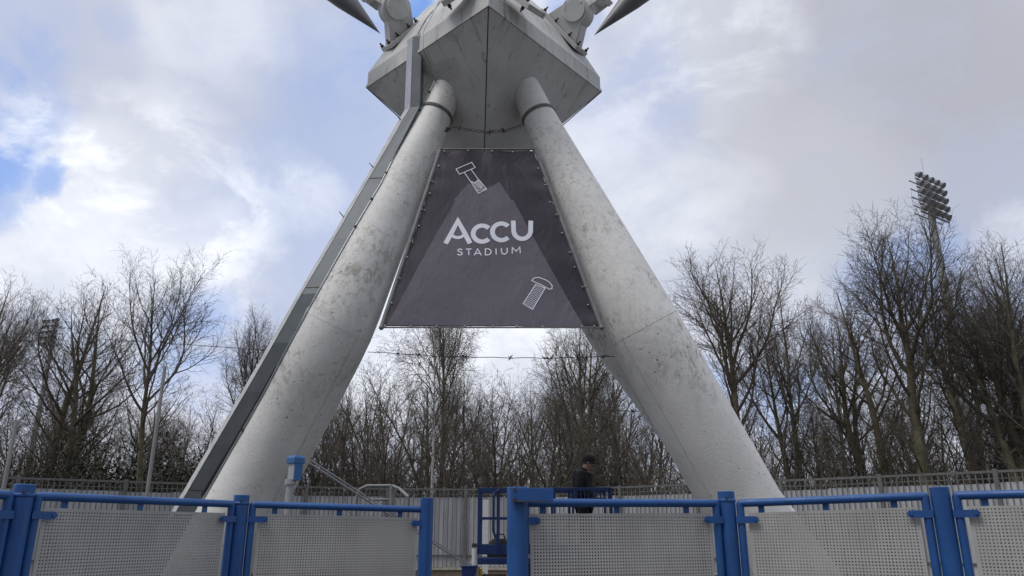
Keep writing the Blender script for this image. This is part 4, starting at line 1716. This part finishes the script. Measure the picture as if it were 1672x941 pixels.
def make_proto(key, seed, Ht, r0, cfg, bark, twig):
    s = grow_tree(seed, Ht, r0, cfg)
    tr = np_mesh('trunk', [seg_mesh(s[0], 10)], bark)
    parts = [seg_mesh(s[1], 6)]
    if s[2]: parts.append(seg_mesh(s[2], 3))
    cr = np_mesh('crown', parts, twig)
    zs = np.empty(len(cr.vertices) * 3, dtype=np.float32); cr.vertices.foreach_get('co', zs)
    Ht = float(np.percentile(zs[2::3], 99.9))
    PROTO[key] = (tr, cr, Ht)
    print('tree', key, len(s[0]), len(s[1]), len(s[2]))


BIG = dict(min=[.6, .5, .42, .3, 0])
make_proto('ascend', 11, 14.0, .28, base_cfg(ang=[50, 42, 42, 40, 40], up=[.02, .12, .06, .03, .02], ratio=[.48, .44, .48, .6, 0], dens=[2.8, 4.4, 6.0, 6.5, 0], rk=[.015, .012, .010, .010, 0], **BIG), M['bark'], M['twig'])
make_proto('fan', 23, 14.0, .27, base_cfg(stems=[(0, .04, 1.0), (.15, .20, .92), (.2, .28, .85)], dens=[2.1, 4.0, 5.6, 6.2, 0], ratio=[.36, .44, .48, .6, 0], f0=[.2, .15, .15, .12, 0], rk=[.015, .012, .010, .010, 0], **BIG), M['bark'], M['twig'])
make_proto('open', 37, 14.0, .21, base_cfg(dens=[2.4, 3.8, 5.4, 6.0, 0], f0=[.32, .2, .15, .12, 0], ang=[50, 42, 42, 40, 40], ratio=[.46, .44, .48, .6, 0], rk=[.015, .012, .010, .010, 0], **BIG), M['bark'], M['twig2'])
make_proto('spread', 41, 13.0, .25, base_cfg(stems=[(0, .10, .97), (.1, .18, .9)], dens=[2.6, 4.0, 5.6, 6.2, 0], ang=[56, 46, 44, 44, 40], ratio=[.42, .44, .48, .6, 0], rk=[.015, .012, .010, .010, 0], **BIG), M['bark'], M['twig2'])
make_proto('thick1', 53, 9.0, .10, base_cfg(stems=[(0, .06, 1.0), (.3, .22, .9), (.35, .3, .85), (.4, .34, .75)], dens=[2.4, 3.8, 5.0, 6.0, 0], ratio=[.30, .45, .5, .55, 0], f0=[.10, .12, .1, .1, 0], wig=[.08, .12, .15, .18, .2], rk=[.015, .013, .013, .013, 0], prof=lambda t: 1.15 - .75 * t), M['bark2'], M['twig'])
make_proto('thick2', 67, 9.0, .095, base_cfg(stems=[(0, .1, 1.0), (.3, .25, .92), (.4, .38, .8)], dens=[2.8, 3.8, 5.0, 6.0, 0], ratio=[.33, .45, .5, .55, 0], f0=[.08, .12, .1, .1, 0], wig=[.1, .13, .16, .18, .2], ang=[50, 46, 44, 42, 40], prof=lambda t: 1.15 - .75 * t), M['bark2'], M['twig2'])
make_proto('birch', 71, 12.0, .085, base_cfg(dens=[4.5, 6.0, 8.0, 7.0, 0], f0=[.35, .2, .15, .12, 0], ang=[42, 44, 46, 44, 40], up=[.015, .05, -.10, -.14, -.16], ratio=[.24, .48, .55, .8, 0], wig=[.02, .08, .1, .1, .1], rk=[.013, .011, .011, .010, 0], rmin=.005), M['birch'], M['twig2'])


def place_tree(key, px, top_y, Y, label, cat='tree', group=None, name='bare_tree', rot=0.0, lean=(0, 0), wide=1.0, seed=0):
    tr, cr, Ht = PROTO[key]
    zt = P(px, top_y, Y).z
    x = P(px, 780, Y).x
    # trunk stands vertically, so the crown's top lands at px when the base is shifted by the perspective
    x = P(px, top_y, Y).x
    s = zt / Ht
    o = empty(name, (x, Y, 0), label, cat, group)
    o.rotation_euler = (lean[0], lean[1], rot)
    o.scale = (s * wide, s * wide, s)
    for nm, me in (('trunk', tr), ('crown', cr)):
        c = bpy.data.objects.new(nm, me)
        COL.objects.link(c)
        c.parent = o
    return o


# big trees one can tell apart
place_tree('ascend', 1438, 340, 30, 'tallest bare tree right of the tower, its crown beside the floodlight mast', rot=.6, wide=1.15)
place_tree('ascend', 1172, 394, 32, 'tall bare tree rising just right of the right leg', rot=2.2, wide=1.1)
place_tree('fan', 1590, 385, 31, 'broad bare tree at the right edge growing in front of the floodlight mast', rot=1.0)
place_tree('spread', 1668, 455, 33, 'bare tree cut off by the right edge of the photo', rot=.3)
place_tree('spread', 1275, 480, 36, 'bare tree with a spreading crown between the two tall right-hand trees', rot=2.0, wide=.8)
place_tree('fan', 138, 440, 31, 'full bare tree at left with the distant floodlights showing through it', rot=2.6, wide=1.15)
place_tree('open', 292, 432, 29, 'open bare tree behind the slim pale pole', rot=.9, wide=1.0)
place_tree('spread', -20, 450, 33, 'bare tree cut off by the left edge of the photo', rot=4.0)
place_tree('ascend', 425, 500, 38, 'bare tree showing just left of the duct on the left leg', rot=4.2, wide=.8)
place_tree('birch', 717, 448, 29, 'white-stemmed birch with hanging twigs under the middle of the banner', name='birch_tree', rot=.4)
place_tree('ascend', 728, 452, 33, 'narrow dark bare tree close behind the white-stemmed birch', rot=2.9, wide=.5)
place_tree('spread', 935, 505, 38, 'bare tree with a rounded crown under the right half of the banner', rot=5.1, wide=.9)
place_tree('open', 1050, 560, 40, 'slender bare tree seen left of the right leg above the person', rot=1.4, wide=.9)
place_tree('open', 1330, 470, 40, 'slender bare tree standing farther back between the right-hand trees', rot=3.3, wide=.9)
place_tree('fan', 1530, 420, 40, 'bare tree standing farther back behind the tallest right-hand tree', rot=3.9, wide=.9)

place_tree('spread', 1622, 415, 29, 'thick-stemmed bare tree just right of the foot of the floodlight mast', rot=1.9, wide=1.1)
place_tree('fan', 1395, 455, 34, 'bare tree directly left of the tallest right-hand tree', rot=5.0, wide=1.1)
place_tree('ascend', 28, 470, 36, 'narrow bare tree between the far left pole and the full left tree', rot=5.6, wide=.9)

# the dense row of small many-stemmed trees behind the fence, and more behind them
rt_ = random.Random(8)
thk = 'small many-stemmed bare tree in the dense row behind the grey fence'
for i in range(46):
    px = -90 + i * 1850 / 45 + rt_.uniform(-14, 14)
    Y = rt_.uniform(29.5, 36)
    if 560 < px < 1010: ty = rt_.uniform(560, 625)
    elif px < 460: ty = rt_.uniform(600, 675)
    else: ty = rt_.uniform(595, 680)
    place_tree('thick1' if i % 2 else 'thick2', px, ty, Y, thk, group='small trees in the dense row behind the fence', rot=rt_.uniform(0, 6.28), wide=rt_.uniform(.8, 1.1))
far = 'bare tree in the second row behind the dense row of small trees'
for i in range(38):
    px = -80 + i * 1830 / 37 + rt_.uniform(-18, 18)
    Y = rt_.uniform(42, 54)
    ty = rt_.uniform(570, 640) if 540 < px < 1030 else rt_.uniform(605, 680)
    place_tree(('thick2', 'spread', 'thick1')[i % 3], px, ty, Y, far, group='bare trees in the second row', rot=rt_.uniform(0, 6.28), wide=rt_.uniform(.9, 1.2))

# evergreen scrub behind the fence at left
rng = np.random.default_rng(3)


def leaf_bush(n, rx, ry, rz):
    c = rng.normal(size=(n, 3)); c /= np.linalg.norm(c, axis=1, keepdims=True)
    rr = rng.random(n) ** .45
    lump = 1 + .25 * np.sin(c[:, 0] * 5 + 1) * np.cos(c[:, 1] * 4) + .2 * np.sin(c[:, 2] * 7)
    c = c * (rr * lump)[:, None] * np.array([rx, ry, rz]) + np.array([0, 0, rz * .85])
    u = rng.normal(size=(n, 3)); u /= np.linalg.norm(u, axis=1, keepdims=True)
    w = np.cross(u, rng.normal(size=(n, 3))); w /= np.linalg.norm(w, axis=1, keepdims=True)
    s = rng.uniform(.03, .07, (n, 1))
    V = np.stack([c - u * s, c + w * s * .5, c + u * s, c - w * s * .5], 1)
    V[..., 2] = np.maximum(V[..., 2], .02)
    Fq = np.arange(n * 4).reshape(n, 4)
    return V.reshape(-1, 3), Fq


bush_me = np_mesh('foliage', [leaf_bush(9000, 1.7, 1.2, 1.7)], M['leaf'], False)
stem_s = grow_tree(5, 2.6, .05, base_cfg(levels=2, stems=[(0, .1, 1), (.1, .4, .9), (.1, .5, .9), (.1, .3, .8)], dens=[3, 3, 0, 0, 0], f0=[.2, .2, 0, 0, 0]))
stem_me = np_mesh('stems', [seg_mesh(stem_s[0], 6), seg_mesh(stem_s[1] + stem_s[2], 4)], M['bark2'])
for px, ty, Y, w_ in ((95, 745, 29, .8), (160, 728, 28.8, 1.0), (215, 735, 29.2, 1.0), (265, 722, 30, 1.0), (320, 745, 29.5, .9), (40, 752, 29, .8)):
    zt = P(px, ty, Y).z
    o = empty('evergreen_bush', (P(px, ty, Y).x, Y, 0), 'dark evergreen bush over the top of the fence at left', 'bush', 'evergreen bushes behind the fence at left')
    s = zt / 3.3
    o.scale = (s * w_, s * w_, s)
    o.rotation_euler = (0, 0, px)
    for nm, me in (('foliage', bush_me), ('stems', stem_me)):
        c = bpy.data.objects.new(nm, me); COL.objects.link(c); c.parent = o
# dry red-brown shrub by the tubular handrail
sh_s = grow_tree(9, 1.7, .022, base_cfg(levels=3, stems=[(0, .15, 1), (.05, .4, .9), (.05, .6, .85), (.05, .7, .8), (.05, .35, .9), (.05, .8, .7)], dens=[6, 7, 6, 0, 0], f0=[.2, .15, .1, 0, 0],
                                        seg=[.2, .15, .1, .1, .1], ratio=[.4, .5, .5, .5, 0], min=[.2, .12, .08, .05, 0], rmin=.004))
q = P(592, 808, 19.5)
sb = empty('dry_shrub', (q.x, 19.5, 0), 'dry reddish brown shrub behind the galvanised handrail', 'shrub')
sc_ = q.z / 1.6
sb.scale = (sc_, sc_, sc_)
c = bpy.data.objects.new('twigs', np_mesh('twigs', [seg_mesh(sh_s[0] + sh_s[1] + sh_s[2], 4)], M['redtwig'])); COL.objects.link(c); c.parent = sb

# ------------------------------------------------------------------ sky and light
SUN_DIR = Vector((-.50, -.42, 1.05)).normalized()        # towards the sun, left and behind the camera
elev = math.asin(SUN_DIR.z)
azim = math.atan2(SUN_DIR.x, SUN_DIR.y)                 # clockwise from +Y
sun_d = bpy.data.lights.new('sun', 'SUN')
sun_d.energy = 1.25
sun_d.angle = R(25)
sun_d.color = (1.0, .965, .92)
sun = bpy.data.objects.new('sun', sun_d)
sun.rotation_euler = SUN_DIR.to_track_quat('Z', 'Y').to_euler()
COL.objects.link(sun)

world = bpy.data.worlds.new('World')
scene.world = world
world.use_nodes = True
wn = world.node_tree
for n in list(wn.nodes): wn.nodes.remove(n)
w = NT(wn)
sky = w.n('ShaderNodeTexSky')
sky.sky_type = 'NISHITA'
sky.sun_disc = False
sky.sun_elevation = elev
sky.sun_rotation = azim
STR = .1
dirv = w.n('ShaderNodeTexCoord').outputs['Generated']
# cloud-space coordinates: stretched so that clouds flatten towards the horizon
warp = w.n('ShaderNodeTexNoise')
w.put(warp.inputs['Vector'], dirv)
warp.inputs['Scale'].default_value = 3.4
warp.inputs['Detail'].default_value = 9
warp.inputs['Roughness'].default_value = .64
wv = w.vmath('SUBTRACT', warp.outputs[1], (.5, .5, .5))
sc = w.n('ShaderNodeVectorMath', operation='SCALE')
w.link(wv, sc.inputs[0]); sc.inputs['Scale'].default_value = .20
dw = w.vmath('ADD', dirv, sc.outputs[0])
dn = w.vmath('NORMALIZE', dw)
fine = w.noise(w.mapping(dirv, (1, 1, 1.5)), 5.5, 7, .6, .3)
fine2 = w.noise(w.mapping(dirv, (1, 1, 1.4), loc=(3, 1, 2)), 2.6, 6, .6, .2)


def blob(px, py, r0, r1, soft=None):
    """smooth patch of sky round a direction; r0 inner, r1 outer radius in degrees"""
    d = ray(px, py).normalized()
    dt = w.vmath('DOT_PRODUCT', dn, tuple(d))
    return w.step(dt, math.cos(R(r1)), math.cos(R(r0)))


def s2l(r, g_, b):
    f = lambda c: ((c / 255 + .055) / 1.055) ** 2.4 if c > 10 else c / 255 / 12.92
    return (f(r) / STR, f(g_) / STR, f(b) / STR)


def fmul(f, k): return w.math('MULTIPLY', f, k, clamp=True)


col = w.mix(w.step(fine2, .38, .62), s2l(184, 189, 204), s2l(214, 217, 228))
# darker masses
for (x, y, a, b, c, k) in (
        (480, 230, 3, 13, (160, 174, 206), .9), (60, 120, 3, 12, (182, 187, 204), .8), (260, 110, 2, 11, (184, 188, 203), .75),
        (450, 320, 1, 7, (164, 178, 208), .8), (540, 420, 1, 6, (185, 195, 218), .6), (600, 380, 1, 9, (172, 184, 212), .6),
        (1430, 130, 3, 17, (168, 170, 180), .85), (1560, 250, 2, 12, (168, 171, 182), .7), (1330, 300, 2, 9, (186, 188, 194), .6),
        (1620, 60, 2, 12, (164, 166, 176), .6), (1400, 420, 1, 8, (175, 180, 196), .5), (1600, 330, 1, 6, (168, 174, 192), .7)):
    col = w.mix(fmul(blob(x, y, a, b), k), col, s2l(*c))
# bright tops
for (x, y, a, b, k) in ((215, 330, 2, 9.5, .95), (120, 260, 0, 5, .8), (330, 450, 1, 6, .8), (230, 440, 1, 8, .75), (90, 370, 0, 4.5, .6),
                        (60, 190, 0, 4, .75), (1165, 60, 1, 7, .45), (1060, 250, 2, 10, .25), (720, 560, 3, 10, .8), (900, 560, 2, 9, .6), (1640, 395, .3, 2.6, .35),
                        (430, 290, 0, 3, .25), (480, 340, 0, 3.5, .4), (1300, 560, 2, 10, .25), (340, 40, 1, 6, .35)):
    col = w.mix(fmul(w.math('MULTIPLY', blob(x, y, a, b), w.step(fine, .41, .55, .30, 1.0)), k), col, s2l(238, 241, 248))
shade_ = w.noise(w.mapping(dirv, (1, 1, 1.6), loc=(7, 2, 4)), 8.0, 8, .62, .5)
col = w.mix(w.step(shade_, .44, .70, 0, .35), col, s2l(172, 180, 204))
# open blue sky between the clouds
blue = None
for (x, y, a, b, k) in ((-8, 225, .5, 3.2, .8), (8, 300, 0, 2.8, .5), (85, 262, 0, 1.8, .7), (195, 5, 0, 2.0, .35), (690, 12, .5, 3.5, .95), (918, 8, .5, 3.0, .95),
                        (340, 590, 1, 6, .55), (430, 560, 0, 4, .4), (1345, 640, 1, 7, .5), (1100, 690, 1, 6, .7), (1480, 440, 0, 5, .45), (-40, 130, 1, 6, .6), (560, 100, 1, 7, .22),
                        (610, 60, 0, 4, .45), (1640, 620, 1, 8, .45), (60, 640, 1, 6, .35), (1010, 170, 0, 6, .2), (20, 20, 1, 5, .4)):
    f = fmul(blob(x, y, a, b), k)
    blue = f if blue is None else w.math('MAXIMUM', blue, f)
blue = w.math('MULTIPLY', blue, w.step(fine, .42, .54, 1.0, .35), clamp=True)
skyc = w.mix(.62, sky.outputs[0], s2l(118, 166, 245))
col = w.mix(blue, col, skyc)
# unseen sky: darkened behind the camera to shade undersides, brightened overhead for the legs
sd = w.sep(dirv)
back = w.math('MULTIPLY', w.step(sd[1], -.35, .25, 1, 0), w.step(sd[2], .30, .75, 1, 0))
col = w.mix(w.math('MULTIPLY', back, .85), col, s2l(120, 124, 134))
col = w.mix(w.math('MULTIPLY', w.step(sd[2], .80, .96), .8), col, s2l(236, 238, 244))
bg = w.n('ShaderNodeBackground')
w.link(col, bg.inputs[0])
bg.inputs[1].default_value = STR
wo = w.n('ShaderNodeOutputWorld')
w.link(bg.outputs[0], wo.inputs[0])

# ------------------------------------------------------------------ render settings
scene.render.engine = 'CYCLES'
scene.view_settings.view_transform = 'Standard'
scene.view_settings.look = 'None'
scene.view_settings.gamma = 1.0
scene.view_settings.exposure = 0.30
scene.view_settings.use_curve_mapping = False
scene.cycles.max_bounces = 6
scene.cycles.transparent_max_bounces = 24
scene.cycles.use_denoising = True
